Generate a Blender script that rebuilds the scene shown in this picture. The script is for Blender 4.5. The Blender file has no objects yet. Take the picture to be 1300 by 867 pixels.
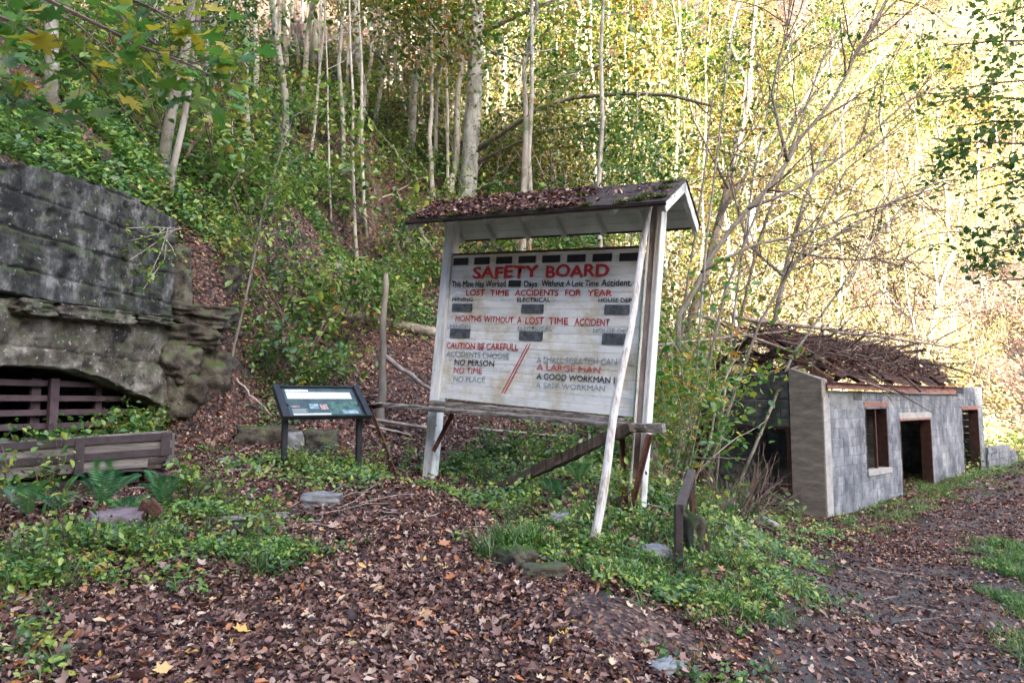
import bpy, math, random
import numpy as np
from mathutils import Vector, Matrix, Euler
random.seed(7); rng = np.random.default_rng(7)
S = bpy.context.scene; C = S.collection; PI = math.pi

# ------------------------------------------------------------------ camera, sky, sun, exposure
F = 867.0; PITCH = math.atan((510 - 433.5) / F); EYE = np.array([0, 0, 1.6])
cd = bpy.data.cameras.new('camera'); cam = bpy.data.objects.new('camera', cd); C.objects.link(cam)
cd.sensor_width = 36; cd.lens = 24.01; cd.clip_start = 0.05; cd.clip_end = 2000
cam.location = (0, 0, 1.6); cam.rotation_euler = (PI / 2 + PITCH, 0, 0); S.camera = cam
SUN_EL = math.radians(26.6); SUN_D = (-0.35, 0.94)        # horizontal direction the light travels
W = bpy.data.worlds.new('World'); S.world = W; W.use_nodes = True
nt = W.node_tree; nt.nodes.clear()
wo = nt.nodes.new('ShaderNodeOutputWorld'); bg = nt.nodes.new('ShaderNodeBackground'); sk = nt.nodes.new('ShaderNodeTexSky')
sk.sky_type = 'NISHITA'; sk.sun_disc = False; sk.sun_elevation = SUN_EL; sk.sun_rotation = math.atan2(-SUN_D[0], -SUN_D[1])
sk.air_density = 1.0; sk.dust_density = 3.0; sk.ozone_density = 0.7
bg.inputs[1].default_value = 0.15
nt.links.new(sk.outputs[0], bg.inputs[0]); nt.links.new(bg.outputs[0], wo.inputs[0])
sl = bpy.data.lights.new('sun', 'SUN'); sun = bpy.data.objects.new('sun', sl); C.objects.link(sun)
sl.energy = 5.0; sl.angle = math.radians(0.5); sl.color = (1.0, 0.9, 0.74)
sv = Vector((SUN_D[0] * math.cos(SUN_EL), SUN_D[1] * math.cos(SUN_EL), -math.sin(SUN_EL)))
sun.rotation_euler = sv.to_track_quat('-Z', 'Y').to_euler()
S.view_settings.view_transform = 'Standard'; S.view_settings.look = 'None'
S.view_settings.exposure = 3.12; S.view_settings.gamma = 1.0
S.cycles.max_bounces = 6; S.cycles.diffuse_bounces = 3; S.cycles.transmission_bounces = 3; S.cycles.transparent_max_bounces = 4

# ------------------------------------------------------------------ helpers
def nrm(a): return a / np.linalg.norm(a)
def ray(px, py):
    x = (px - 650) / F; y = (433.5 - py) / F
    return np.array([x, math.cos(PITCH) - y * math.sin(PITCH), math.sin(PITCH) + y * math.cos(PITCH)])
def at(px, py, Y):
    r = ray(px, py); return EYE + r * Y / r[1]

def tag(o, label=None, cat=None, group=None, kind=None):
    if label: o['label'] = label
    if cat: o['category'] = cat
    if group: o['group'] = group
    if kind: o['kind'] = kind
    return o
def empty(name, loc, rz=0, label=None, cat=None, group=None):
    o = bpy.data.objects.new(name, None); C.objects.link(o); o.location = tuple(loc); o.rotation_euler = (0, 0, rz); o.empty_display_size = .2
    return tag(o, label, cat, group)
def link(name, me, parent=None):
    o = bpy.data.objects.new(name, me); C.objects.link(o)
    if parent is not None: o.parent = parent
    return o
def children_of(o): return [c for c in bpy.data.objects if c.parent == o]
def copy_tree(o, kids, label=None, group=None):
    r = o.copy(); C.objects.link(r)
    if label: r['label'] = label
    if group: r['group'] = group
    for ch in kids:
        c = ch.copy(); C.objects.link(c); c.parent = r
    return r

class MB:
    def __init__(s): s.v = []; s.f = []; s.t = []; s.tone = 0.5
    def add(s, vs, fs, tone=None):
        b = len(s.v); s.v.extend([tuple(map(float, p)) for p in vs]); s.f.extend([tuple(b + i for i in f) for f in fs])
        s.t.extend([s.tone if tone is None else tone] * len(fs)); return s
    def box(s, x0, x1, y0, y1, z0, z1, M=None, tone=None):
        vs = [(x0, y0, z0), (x1, y0, z0), (x1, y1, z0), (x0, y1, z0), (x0, y0, z1), (x1, y0, z1), (x1, y1, z1), (x0, y1, z1)]
        if M is not None: vs = [tuple(M @ Vector(p)) for p in vs]
        return s.add(vs, [(0, 3, 2, 1), (4, 5, 6, 7), (0, 1, 5, 4), (1, 2, 6, 5), (2, 3, 7, 6), (3, 0, 4, 7)], tone)
    def bar(s, a, b, w, h, up=(0, 0, 1), tone=None):       # rectangular beam from a to b
        a = Vector(a); b = Vector(b); d = b - a; L = d.length; z = d.normalized(); u = Vector(up)
        x = z.cross(u).normalized(); y = x.cross(z).normalized()
        M = Matrix((x, y, z)).transposed().to_4x4(); M.translation = a
        return s.box(-w / 2, w / 2, -h / 2, h / 2, 0, L, M, tone)
    def tube(s, pts, rad, k=6, cap=True, tone=None):
        P = np.array(pts, float); n = len(P); R = np.array(rad, float) if np.ndim(rad) else np.full(n, rad)
        T = np.gradient(P, axis=0); T /= np.maximum(np.linalg.norm(T, axis=1, keepdims=True), 1e-9)
        ref = np.array([0, 0, 1.0]) if abs(T[0][2]) < .8 else np.array([1.0, 0, 0])
        A = np.cross(T, ref); A /= np.maximum(np.linalg.norm(A, axis=1, keepdims=True), 1e-9); B = np.cross(T, A)
        th = np.arange(k) * 2 * PI / k
        V = P[:, None, :] + R[:, None, None] * (A[:, None, :] * np.cos(th)[None, :, None] + B[:, None, :] * np.sin(th)[None, :, None])
        b = len(s.v); s.v.extend(map(tuple, V.reshape(-1, 3).tolist()))
        fs = [(b + i * k + j, b + i * k + (j + 1) % k, b + (i + 1) * k + (j + 1) % k, b + (i + 1) * k + j) for i in range(n - 1) for j in range(k)]
        if cap: fs += [tuple(b + j for j in range(k))[::-1], tuple(b + (n - 1) * k + j for j in range(k))]
        s.f.extend(fs); s.t.extend([s.tone if tone is None else tone] * len(fs)); return s
    def mesh(s, name, m, smooth=False, bevel=0):
        me = bpy.data.meshes.new(name); me.from_pydata(s.v, [], s.f); me.materials.append(m)
        at_ = me.attributes.new('tone', 'FLOAT', 'FACE'); at_.data.foreach_set('value', s.t)
        if smooth: me.polygons.foreach_set('use_smooth', [True] * len(me.polygons))
        me.update(); return me
    def build(s, name, m, parent=None, smooth=False, bevel=0):
        o = link(name, s.mesh(name, m, smooth), parent)
        if bevel:
            md = o.modifiers.new('bevel', 'BEVEL'); md.width = bevel; md.segments = 1; md.limit_method = 'ANGLE'
        return o

def np_mesh(name, V, loops, counts, m, tone=None, smooth=False):
    me = bpy.data.meshes.new(name); nF = len(counts)
    me.vertices.add(len(V)); me.vertices.foreach_set('co', np.ascontiguousarray(V, np.float32).ravel())
    me.loops.add(len(loops)); me.loops.foreach_set('vertex_index', np.ascontiguousarray(loops, np.int32))
    me.polygons.add(nF); st = np.concatenate([[0], np.cumsum(counts)[:-1]]).astype(np.int32)
    me.polygons.foreach_set('loop_start', st)
    me.materials.append(m)
    if tone is not None:
        a = me.attributes.new('tone', 'FLOAT', 'FACE'); a.data.foreach_set('value', np.ascontiguousarray(tone, np.float32))
    if smooth: me.polygons.foreach_set('use_smooth', np.ones(nF, bool))
    me.update(calc_edges=True); me.validate(); return me

# leaf shapes: (verts, triangles)
def fan(pts, c=(0, 0, -.03)):
    v = [c] + pts; n = len(pts); return np.array(v, float), np.array([(0, i + 1, (i + 1) % n + 1) for i in range(n)])
P_CURL = fan([(-.5, 0, .16), (-.2, -.2, .20), (.2, -.17, .24), (.5, .03, .05), (.2, .2, .10), (-.2, .2, .26)], (0, 0, -.02))
P_CRUMB = fan([(-.5, .1, .1), (-.1, -.32, .02), (.45, -.2, .2), (.3, .1, .0), (.1, .36, .16), (-.25, .25, .0)], (0, 0, .05))
P_RHOMB = (np.array([(-.5, 0, 0), (0, -.3, .07), (.5, 0, -.05), (0, .3, .07)], float), np.array([(0, 1, 2), (0, 2, 3)]))
P_OVAL = fan([(-.5, 0, .03), (-.2, -.27, .08), (.2, -.24, .1), (.52, 0, -.08), (.2, .25, .06), (-.2, .28, .12)])
def star(n=15):
    a = []
    prof = [(.5, 0), (.3, 14), (.47, 34), (.24, 52), (.5, 66), (.44, 84), (.22, 100), (.34, 125), (.26, 150), (.12, 172)]
    for r, d in prof: a.append((r, d))
    for r, d in prof[::-1][:-1]: a.append((r, -d))
    return [(r * math.cos(math.radians(d)), r * math.sin(math.radians(d)), .22 * r * r + .03 * math.sin(d * .2)) for r, d in a]
P_MAPLE = fan(star()); 
P_LOBE = fan([(.52, .03, .12), (.30, .10, .02), (.30, .30, .16), (.10, .22, .0), (-.08, .40, .18), (-.22, .16, .04), (-.48, .05, .12), (-.30, -.14, .0), (-.12, -.30, .2), (.06, -.20, .03), (.26, -.38, .15), (.26, -.12, .02)])
P_BLADE = (np.array([(0, -.03, 0), (0, .03, 0), (.13, -.025, .5), (.13, .025, .5), (.42, -.012, .85), (.42, .012, .85), (.68, 0, .95)], float),
           np.array([(0, 1, 3), (0, 3, 2), (2, 3, 5), (2, 5, 4), (4, 5, 6)]))
def scatter(name, proto, pos, N, size, tone, m, parent=None, wid=None, yaw=None):
    """many small leaves as one mesh; N = leaf normals"""
    pv, pf = proto; n = len(pos); pos = np.asarray(pos, float); N = np.asarray(N, float)
    N = N / np.linalg.norm(N, axis=1, keepdims=True)
    R = rng.normal(size=(n, 3)) if yaw is None else yaw
    T = np.cross(N, R); T /= np.maximum(np.linalg.norm(T, axis=1, keepdims=True), 1e-9); B = np.cross(N, T)
    w = np.ones(n) if wid is None else wid
    V = pos[:, None, :] + size[:, None, None] * (T[:, None, :] * pv[None, :, 0, None] + B[:, None, :] * (pv[None, :, 1, None] * w[:, None, None]) + N[:, None, :] * pv[None, :, 2, None])
    Fc = (pf[None] + (np.arange(n) * len(pv))[:, None, None]).reshape(-1)
    me = np_mesh(name, V.reshape(-1, 3), Fc, np.full(n * len(pf), 3), m, np.repeat(tone, len(pf)))
    return link(name, me, parent)

# ------------------------------------------------------------------ materials
def nodes(name):
    m = bpy.data.materials.new(name); m.use_nodes = True; t = m.node_tree; t.nodes.clear()
    return m, t, (lambda k: t.nodes.new('ShaderNode' + k)), t.links.new
def ramp(t, stops):
    r = t.nodes.new('ShaderNodeValToRGB'); e = r.color_ramp.elements
    while len(e) < len(stops): e.new(.5)
    for i, (p, c) in enumerate(stops): e[i].position = p; e[i].color = (*c, 1)
    return r
def noise(N, L, co, sc, det=5, rough=.6, stretch=None):
    n = N('TexNoise'); n.inputs['Scale'].default_value = sc; n.inputs['Detail'].default_value = det; n.inputs['Roughness'].default_value = rough
    if stretch:
        mp = N('Mapping'); mp.inputs['Scale'].default_value = stretch; L(co, mp.inputs[0]); co = mp.outputs[0]
    L(co, n.inputs['Vector']); return n
def mk(name, stops, scale=6, rough=.85, bump=.3, bscale=40, stain=None, stretch=None, metal=0, world=False, spots=None, vary=.0, mossy=None):
    """noise-driven base colour; stain=(colour, scale, lo, hi); spots the same at a finer scale; vary = tone attribute brightness"""
    m, t, N, L = nodes(name); out = N('OutputMaterial'); b = N('BsdfPrincipled'); L(b.outputs[0], out.inputs[0])
    if world: co = N('NewGeometry').outputs['Position']
    else: co = N('TexCoord').outputs['Object']
    n1 = noise(N, L, co, scale, 8, .68, stretch); r = ramp(t, stops); L(n1.outputs[0], r.inputs[0]); col = r.outputs[0]
    for s in (stain, spots, mossy):
        if s:
            c, sc, lo, hi = s; n2 = noise(N, L, co, sc, 6, .7); rr = ramp(t, [(lo, (0, 0, 0)), (hi, (1, 1, 1))]); L(n2.outputs[0], rr.inputs[0])
            fac = rr.outputs[0]
            if s is mossy:
                g = N('NewGeometry'); sx = N('SeparateXYZ'); L(g.outputs['Normal'], sx.inputs[0])
                mr = N('MapRange'); L(sx.outputs[2], mr.inputs[0]); mr.inputs[1].default_value = -.1; mr.inputs[2].default_value = .7
                mu = N('Math'); mu.operation = 'MULTIPLY'; L(fac, mu.inputs[0]); L(mr.outputs[0], mu.inputs[1]); fac = mu.outputs[0]
            mx = N('MixRGB'); L(fac, mx.inputs[0]); L(col, mx.inputs[1]); mx.inputs[2].default_value = (*c, 1); col = mx.outputs[0]
    if vary:
        a = N('Attribute'); a.attribute_name = 'tone'; oi = N('ObjectInfo'); ad = N('Math'); ad.operation = 'ADD'; L(a.outputs['Fac'], ad.inputs[0]); L(oi.outputs['Random'], ad.inputs[1])
        mr = N('MapRange'); L(ad.outputs[0], mr.inputs[0]); mr.inputs[1].default_value = 0; mr.inputs[2].default_value = 2; mr.inputs[3].default_value = 1 - vary; mr.inputs[4].default_value = 1 + vary
        mx = N('MixRGB'); mx.blend_type = 'MULTIPLY'; mx.inputs[0].default_value = 1; L(col, mx.inputs[1]); L(mr.outputs[0], mx.inputs[2]); col = mx.outputs[0]
    L(col, b.inputs['Base Color']); b.inputs['Roughness'].default_value = rough; b.inputs['Metallic'].default_value = metal
    b.inputs['Specular IOR Level'].default_value = .3
    if bump:
        nb = noise(N, L, co, bscale, 6, .65, stretch); bp = N('Bump'); bp.inputs['Strength'].default_value = bump; bp.inputs['Distance'].default_value = .02
        L(nb.outputs[0], bp.inputs['Height']); L(bp.outputs[0], b.inputs['Normal'])
    return m
def mk_leaf(name, stops, trans=.35, shift=.0, gloss=.06):
    m, t, N, L = nodes(name); out = N('OutputMaterial'); a = N('Attribute'); a.attribute_name = 'tone'
    fac = a.outputs['Fac']
    if shift:
        oi = N('ObjectInfo'); mr = N('MapRange'); L(oi.outputs['Random'], mr.inputs[0]); mr.inputs[3].default_value = -shift; mr.inputs[4].default_value = shift
        ad = N('Math'); ad.operation = 'ADD'; L(fac, ad.inputs[0]); L(mr.outputs[0], ad.inputs[1]); fac = ad.outputs[0]
    r = ramp(t, stops); L(fac, r.inputs[0])
    d = N('BsdfDiffuse'); tr = N('BsdfTranslucent'); g = N('BsdfGlossy'); g.inputs['Roughness'].default_value = .45
    L(r.outputs[0], d.inputs[0]); L(r.outputs[0], tr.inputs[0])
    m1 = N('MixShader'); m1.inputs[0].default_value = trans; L(d.outputs[0], m1.inputs[1]); L(tr.outputs[0], m1.inputs[2])
    m2 = N('MixShader'); m2.inputs[0].default_value = gloss; L(m1.outputs[0], m2.inputs[1]); L(g.outputs[0], m2.inputs[2])
    L(m2.outputs[0], out.inputs[0]); return m

GREENS = [(0, (.026, .080, .020)), (.28, (.068, .170, .032)), (.52, (.155, .28, .040)), (.75, (.30, .38, .05)), (.92, (.38, .33, .06)), (1, (.42, .16, .05))]
M = {}
M['leaf_green'] = mk_leaf('leaf_green', GREENS, .35, .12)
M['leaf_under'] = mk_leaf('leaf_under', GREENS, .3)
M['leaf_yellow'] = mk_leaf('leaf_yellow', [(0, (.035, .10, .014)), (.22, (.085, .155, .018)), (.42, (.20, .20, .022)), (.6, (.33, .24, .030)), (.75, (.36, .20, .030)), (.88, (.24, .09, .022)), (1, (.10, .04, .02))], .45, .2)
M['leaf_sun_pale'] = mk_leaf('leaf_sun_pale', [(0, (.26, .34, .07)), (.3, (.62, .60, .20)), (.6, (.78, .68, .36)), (.85, (.74, .56, .34)), (1, (.42, .24, .10))], .4, .15)  # high albedo paints the overexposed sun on the right slope into the leaves
M['leaf_maple'] = mk_leaf('leaf_maple', [(0, (.05, .16, .025)), (.35, (.10, .24, .03)), (.6, (.2, .30, .03)), (.8, (.48, .38, .03)), (1, (.5, .2, .03))], .5)
M['leaf_dark'] = mk_leaf('leaf_dark', [(0, (.04, .11, .03)), (.6, (.09, .19, .035)), (1, (.2, .26, .05))], .45)
M['litter'] = mk_leaf('litter', [(0, (.022, .012, .012)), (.22, (.062, .028, .026)), (.42, (.13, .060, .042)), (.58, (.20, .105, .080)), (.70, (.34, .21, .17)), (.80, (.50, .36, .28)), (.87, (.42, .13, .035)), (.94, (.58, .46, .34)), (1, (.60, .34, .05))], .12, 0, .03)
M['grass'] = mk_leaf('grass', [(0, (.04, .12, .025)), (.5, (.09, .2, .035)), (.85, (.19, .29, .06)), (1, (.38, .34, .12))], .4)
M['fern'] = mk_leaf('fern', [(0, (.03, .14, .05)), (.6, (.06, .22, .06)), (1, (.2, .3, .07))], .35, .1)
M['bark'] = mk('bark', [(.3, (.16, .13, .105)), (.6, (.34, .31, .27))], 5, .9, .5, 30, stain=((.10, .12, .07), 1.5, .5, .62), stretch=(1, 1, .35), world=True)
M['bark_brown'] = mk('bark_brown', [(.3, (.10, .085, .065)), (.6, (.22, .19, .155))], 5, .9, .5, 30, stretch=(1, 1, .35), world=True)
M['bark_pale'] = mk('bark_pale', [(.3, (.26, .235, .20)), (.6, (.46, .43, .38))], 5, .9, .5, 30, stain=((.2, .17, .13), 3, .52, .62), stretch=(1, 1, .3), world=True)
M['bark_syc'] = mk('bark_syc', [(.35, (.15, .14, .125)), (.5, (.33, .325, .31)), (.65, (.52, .51, .49))], 4, .9, .4, 35, stain=((.09, .085, .07), 7, .57, .66), stretch=(1, 1, .45), world=True)
M['twig'] = mk('twig', [(.3, (.09, .06, .05)), (.7, (.24, .17, .14))], 8, .9, 0, world=True)
M['twig_dark'] = mk('twig_dark', [(.3, (.05, .036, .032)), (.7, (.15, .11, .095))], 8, .9, 0, world=True)
M['twig_pale'] = mk('twig_pale', [(.3, (.26, .21, .17)), (.7, (.50, .43, .36))], 8, .9, 0, world=True)
M['deadwood'] = mk('deadwood', [(.3, (.16, .12, .10)), (.65, (.38, .32, .28))], 9, .9, .5, 30, world=True, stretch=(1, 1, .6))
M['white_paint'] = mk('white_paint', [(.3, (.42, .44, .45)), (.5, (.68, .69, .68)), (.7, (.78, .78, .76))], 4, .6, .25, 30, stain=((.33, .32, .27), 2.2, .56, .7), stretch=(3, 3, .5), spots=((.17, .13, .10), 22, .70, .74))
M['pole_paint'] = mk('pole_paint', [(.35, (.33, .27, .22)), (.5, (.60, .57, .53)), (.7, (.72, .70, .67))], 12, .7, .4, 30, stretch=(2, 2, .25))
M['plank'] = mk('plank', [(.3, (.52, .56, .58)), (.5, (.70, .73, .73)), (.7, (.80, .81, .79))], 3, .6, .2, 60, stain=((.50, .44, .30), 1.8, .47, .64), stretch=(.6, 3, 4), spots=((.30, .29, .26), 14, .66, .74), vary=.10)
M['soffit'] = mk('soffit', [(.3, (.42, .43, .42)), (.7, (.62, .63, .61))], 4, .7, .15, 40, stain=((.25, .24, .2), 3, .6, .75), vary=.1)
M['roofing'] = mk('roofing', [(.3, (.035, .026, .024)), (.7, (.085, .06, .055))], 14, .95, .7, 60, stain=((.07, .10, .025), 5, .58, .66))
M['moss'] = mk('moss', [(.3, (.05, .09, .015)), (.7, (.20, .26, .035))], 20, .95, .8, 90, world=True)
M['weathered'] = mk('weathered', [(.3, (.10, .085, .075)), (.55, (.24, .215, .195)), (.7, (.36, .33, .30))], 5, .9, .7, 24, stretch=(.35, 6, 6), spots=((.27, .12, .06), 3, .66, .72))
M['dark_wood'] = mk('dark_wood', [(.3, (.035, .025, .02)), (.6, (.12, .085, .065)), (.8, (.22, .17, .14))], 5, .9, .7, 24, stretch=(5, 5, .4))
M['rust'] = mk('rust', [(.3, (.055, .025, .02)), (.6, (.15, .065, .045)), (.8, (.24, .13, .10))], 9, .8, .4, 40, vary=.12)
M['rust_dark'] = mk('rust_dark', [(.3, (.022, .012, .011)), (.6, (.065, .030, .024)), (.8, (.13, .07, .055))], 9, .85, .4, 40)
M['rust_pink'] = mk('rust_pink', [(.3, (.14, .06, .05)), (.6, (.27, .14, .12)), (.8, (.36, .22, .19))], 8, .75, .3, 40)
M['brown_steel'] = mk('brown_steel', [(.3, (.032, .026, .028)), (.65, (.075, .058, .060))], 9, .5, .2, 50, spots=((.32, .34, .33), 26, .68, .72), vary=.12)
M['rail_steel'] = mk('rail_steel', [(.3, (.055, .032, .036)), (.65, (.11, .072, .078))], 6, .65, .2, 50, spots=((.16, .10, .09), 16, .6, .72), vary=.12)
M['black_metal'] = mk('black_metal', [(.3, (.012, .013, .017)), (.7, (.028, .03, .037))], 9, .4, .1, 60)
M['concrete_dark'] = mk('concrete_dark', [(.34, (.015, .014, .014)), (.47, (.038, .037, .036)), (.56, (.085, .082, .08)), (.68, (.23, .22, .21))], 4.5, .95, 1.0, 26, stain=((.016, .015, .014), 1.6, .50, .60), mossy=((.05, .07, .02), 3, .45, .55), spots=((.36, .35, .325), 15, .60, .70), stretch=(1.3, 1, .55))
M['concrete_mid'] = mk('concrete_mid', [(.34, (.026, .022, .018)), (.46, (.085, .072, .056)), (.56, (.165, .145, .12)), (.68, (.36, .34, .30))], 3.0, .9, 1.0, 20, stain=((.030, .024, .02), 1.7, .54, .60), spots=((.55, .53, .50), 18, .60, .70), stretch=(1, 1, .8), mossy=((.05, .07, .02), 3, .45, .55))
M['sandstone'] = mk('sandstone', [(.34, (.022, .019, .016)), (.48, (.075, .062, .048)), (.66, (.20, .18, .145))], 4, .9, 1.0, 22, world=True, mossy=((.05, .085, .015), 4, .48, .56), spots=((.38, .36, .32), 10, .64, .70))
M['stone_grey'] = mk('stone_grey', [(.3, (.10, .10, .105)), (.7, (.30, .30, .30))], 6, .85, .6, 20, world=True)
M['stone_purple'] = mk('stone_purple', [(.3, (.10, .075, .08)), (.7, (.26, .20, .21))], 6, .85, .6, 20, world=True)
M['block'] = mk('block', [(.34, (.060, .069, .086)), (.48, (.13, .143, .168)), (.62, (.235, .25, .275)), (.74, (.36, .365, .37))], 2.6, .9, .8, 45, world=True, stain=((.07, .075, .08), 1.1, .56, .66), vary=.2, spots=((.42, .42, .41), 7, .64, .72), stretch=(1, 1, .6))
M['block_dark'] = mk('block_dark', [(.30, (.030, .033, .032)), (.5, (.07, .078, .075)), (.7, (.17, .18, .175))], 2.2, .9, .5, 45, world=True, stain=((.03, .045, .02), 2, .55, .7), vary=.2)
M['mortar'] = mk('mortar', [(.3, (.10, .105, .115)), (.7, (.24, .25, .26))], 5, .95, .4, 50, world=True)
M['pillar'] = mk('pillar', [(.3, (.13, .115, .10)), (.55, (.25, .225, .195)), (.75, (.38, .345, .30))], 2.0, .9, .35, 40, stretch=(1, 1, 4), stain=((.10, .095, .085), 1.4, .55, .7))
M['pillar_pale'] = mk('pillar_pale', [(.3, (.20, .20, .20)), (.7, (.38, .37, .36))], 3, .9, .3, 40, stretch=(1, 1, 2))
M['red_paint'] = mk('red_paint', [(.35, (.40, .02, .025)), (.62, (.50, .035, .035)), (.72, (.56, .24, .22))], 14, .7, 0, stretch=(1, 1, 2))
def worn(name, c, lo, hi):
    return mk(name, [(lo, c), (hi, (.60, .62, .61))], 20, .7, 0, stretch=(1, 1, 2.5))
M['red_worn'] = worn('red_worn', (.44, .03, .045), .56, .74)
M['red_faded'] = worn('red_faded', (.45, .09, .10), .52, .72)
M['black_paint'] = worn('black_paint', (.02, .025, .03), .62, .78)
M['black_worn'] = worn('black_worn', (.035, .04, .05), .56, .74)
M['grey_faded'] = worn('grey_faded', (.22, .27, .31), .48, .70)
M['slate'] = mk('slate', [(.3, (.012, .012, .014)), (.7, (.03, .03, .034))], 8, .7, .1, 40)
M['slate_worn'] = mk('slate_worn', [(.4, (.045, .052, .062)), (.62, (.12, .135, .15))], 14, .7, .1, 40)

# ------------------------------------------------------------------ terrain
CT = [(0, 0, 0), (-3, 0, .05), (3, 0, -.12), (0, 3, .06), (-2.3, 7.6, .82), (-1.7, 8.1, .78), (-.98, 8.6, .68), (1.15, 7.4, .52), (.68, 5.9, .375), (-.9, 5.2, .44),
      (-1.87, 6.6, .57), (-3.8, 6, .62), (-2.98, 4.3, .36), (-2.55, 3.4, .2), (0, 3.7, .09), (.56, 4.4, .18), (1.5, 5.2, .20), (1.35, 5.4, .24), (1.74, 4.3, -.12),
      (3.2, 8, -.2), (6.0, 13.4, -.74), (6.35, 14, -.74), (3.0, 12, -.35), (5.8, 10, -.62), (3.75, 5, -.46), (4.7, 6.3, -.42), (14.4, 21, -.5), (20, 27, -.3), (14.5, 19, -.45),
      (1, 9.3, .66), (2.4, 9.5, .3), (4.2, 16.6, -.5), (.3, 8.2, .52), (0, 9.6, .85), (-3, 9.2, .95), (-4.4, 9, 1.0), (-4.6, 7.5, .75), (-5, 5, .6), (-5, 1, .2),
      (0, -6, 0), (-9, -6, .1), (9, -6, -.6), (10, 5, -.9), (15, 10, -1.1), (24, 20, -1.2), (7.5, 8, -.6), (-14, 9, 1), (-14, 20, 1), (10, 30, 0), (24, 30, -.4), (4, 30, 0)]
CT = np.array(CT, float); CN = len(CT)
def tk(r2): return np.where(r2 > 1e-12, r2 * np.log(r2 + 1e-12), 0)
_d = ((CT[:, None, :2] - CT[None, :, :2]) ** 2).sum(-1); _P = np.c_[np.ones(CN), CT[:, :2]]
_A = np.block([[tk(_d) + np.eye(CN) * .3, _P], [_P.T, np.zeros((3, 3))]]); _w = np.linalg.solve(_A, np.r_[CT[:, 2], 0, 0, 0])
_ph = np.random.default_rng(3); WAV = [(a, k * math.cos(t), k * math.sin(t), p) for a, k, t, p in
        [(am, kk, _ph.uniform(0, 6.3), _ph.uniform(0, 6.3)) for am, kk in [(.020, 2.6), (.018, 3.7), (.014, 5.2), (.010, 7.3), (.008, 9.8), (.02, 1.7)] for _ in (0, 1)]]
WAVB = [(am, kk * math.cos(t), kk * math.sin(t), p) for am, kk, t, p in [(a, k, _ph.uniform(0, 6.3), _ph.uniform(0, 6.3)) for a, k in [(.9, .12), (.5, .25), (.3, .5), (.16, 1.0), (.09, 1.9)] for _ in (0, 1)]]
YBX = [-40, -14, -5, -3, 0, 2, 3.2, 4.4, 8, 16, 30, 80]; YBY = [9.3, 9.3, 9.3, 9.3, 9.7, 10.8, 13.2, 17.0, 20.3, 27.4, 39, 80]
def sstep(a, b, x): t = np.clip((x - a) / (b - a), 0, 1); return t * t * (3 - 2 * t)
def xwall(y): return -4.8 + .33 * (y - 9.5)
def wtop(y): return np.interp(y, [-10, 3, 7.35, 8, 9.5], [4.5, 4.3, 4.2, 4.22, 4.1])
def G(x, y, fine=True):
    x = np.asarray(x, float); y = np.asarray(y, float); shp = x.shape; x = x.ravel(); y = y.ravel()
    xc = np.clip(x, -13, 26); yc = np.clip(y, -6, 30)
    out = np.empty_like(xc)
    for i in range(0, len(xc), 20000):
        a = xc[i:i + 20000]; b = yc[i:i + 20000]
        out[i:i + 20000] = tk((a[:, None] - CT[None, :, 0]) ** 2 + (b[:, None] - CT[None, :, 1]) ** 2) @ _w[:CN] + _w[CN] + _w[CN + 1] * a + _w[CN + 2] * b
    z = out
    yb = np.interp(x, YBX, YBY); d = y - yb
    sl = np.interp(x, [-10, 2, 5, 16, 30], [.80, .82, .74, .66, .60])
    dd = np.maximum(d, 0); hill = sl * (np.sqrt(dd * dd + 1) - 1) + .0
    hill = np.where(d > 110, sl * 110, hill)
    # the far valley side that closes the view to the right
    sp = np.maximum(0, y - (30 + .12 * np.abs(x - 14))) * sstep(8, 22, x) * 1.05
    hill = np.maximum(hill, np.minimum(sp, 150))
    bign = sum(a * np.sin(kx * x + ky * y + p) for a, kx, ky, p in WAVB)
    z = z + hill + bign * sstep(0, 7, hill)
    # raised ground behind the portal wall
    xw = xwall(y); E = (4.05 - 1.06 + 1.1 * np.clip(-4.8 - x, 0, 7)) * np.maximum(sstep(-4.85, -5.3, x), sstep(9.5, 10.2, y))
    z = np.where(y >= 9.5, z + E * sstep(-3.7, -4.8, x) * np.exp(-np.maximum(y - 9.5, 0) / 7), z)
    left = (y < 9.5) & (x < xw - .12)
    z = np.where(left, wtop(y) + .75 * np.clip(xw - x, 0, 20) - .1, z)
    # added ridge out of view behind the camera, crest shaped to shade the foreground
    cr = np.interp(x, [-60, 25, 38, 52, 58, 65, 100, 160], [92, 84, 68, 58.5, 56.3, 49, 32, 20]) + 1.5 * np.sin(x * .35) + 1.0 * np.sin(x * .83 + 1)
    z = z + np.clip((-9 - y) / 71, 0, 1) * cr * sstep(-9, -16, y)
    if fine: z = z + sum(a * np.sin(kx * x + ky * y + p) for a, kx, ky, p in WAV)
    return z.reshape(shp)
def g1(x, y): return float(G(np.array([x]), np.array([y]))[0])
def hit(px, py, y0=2.5, y1=90):
    r = ray(px, py); ys = np.concatenate([np.arange(y0, 30, .05), np.arange(30, y1, .25)]); t = ys / r[1]
    gz = G(r[0] * t, ys); z = 1.6 + r[2] * t; k = np.argmax(z < gz)
    if not (z < gz).any(): k = len(ys) - 1
    return np.array([r[0] * t[k], ys[k], gz[k]])
def gn(x, y, e=.15):
    a = (G(x + e, y) - G(x - e, y)) / (2 * e); b = (G(x, y + e) - G(x, y - e)) / (2 * e)
    n = np.stack([-a, -b, np.ones_like(a)], -1); n[:, 2] = np.maximum(n[:, 2], .0); return n / np.linalg.norm(n, axis=1, keepdims=True)

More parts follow.
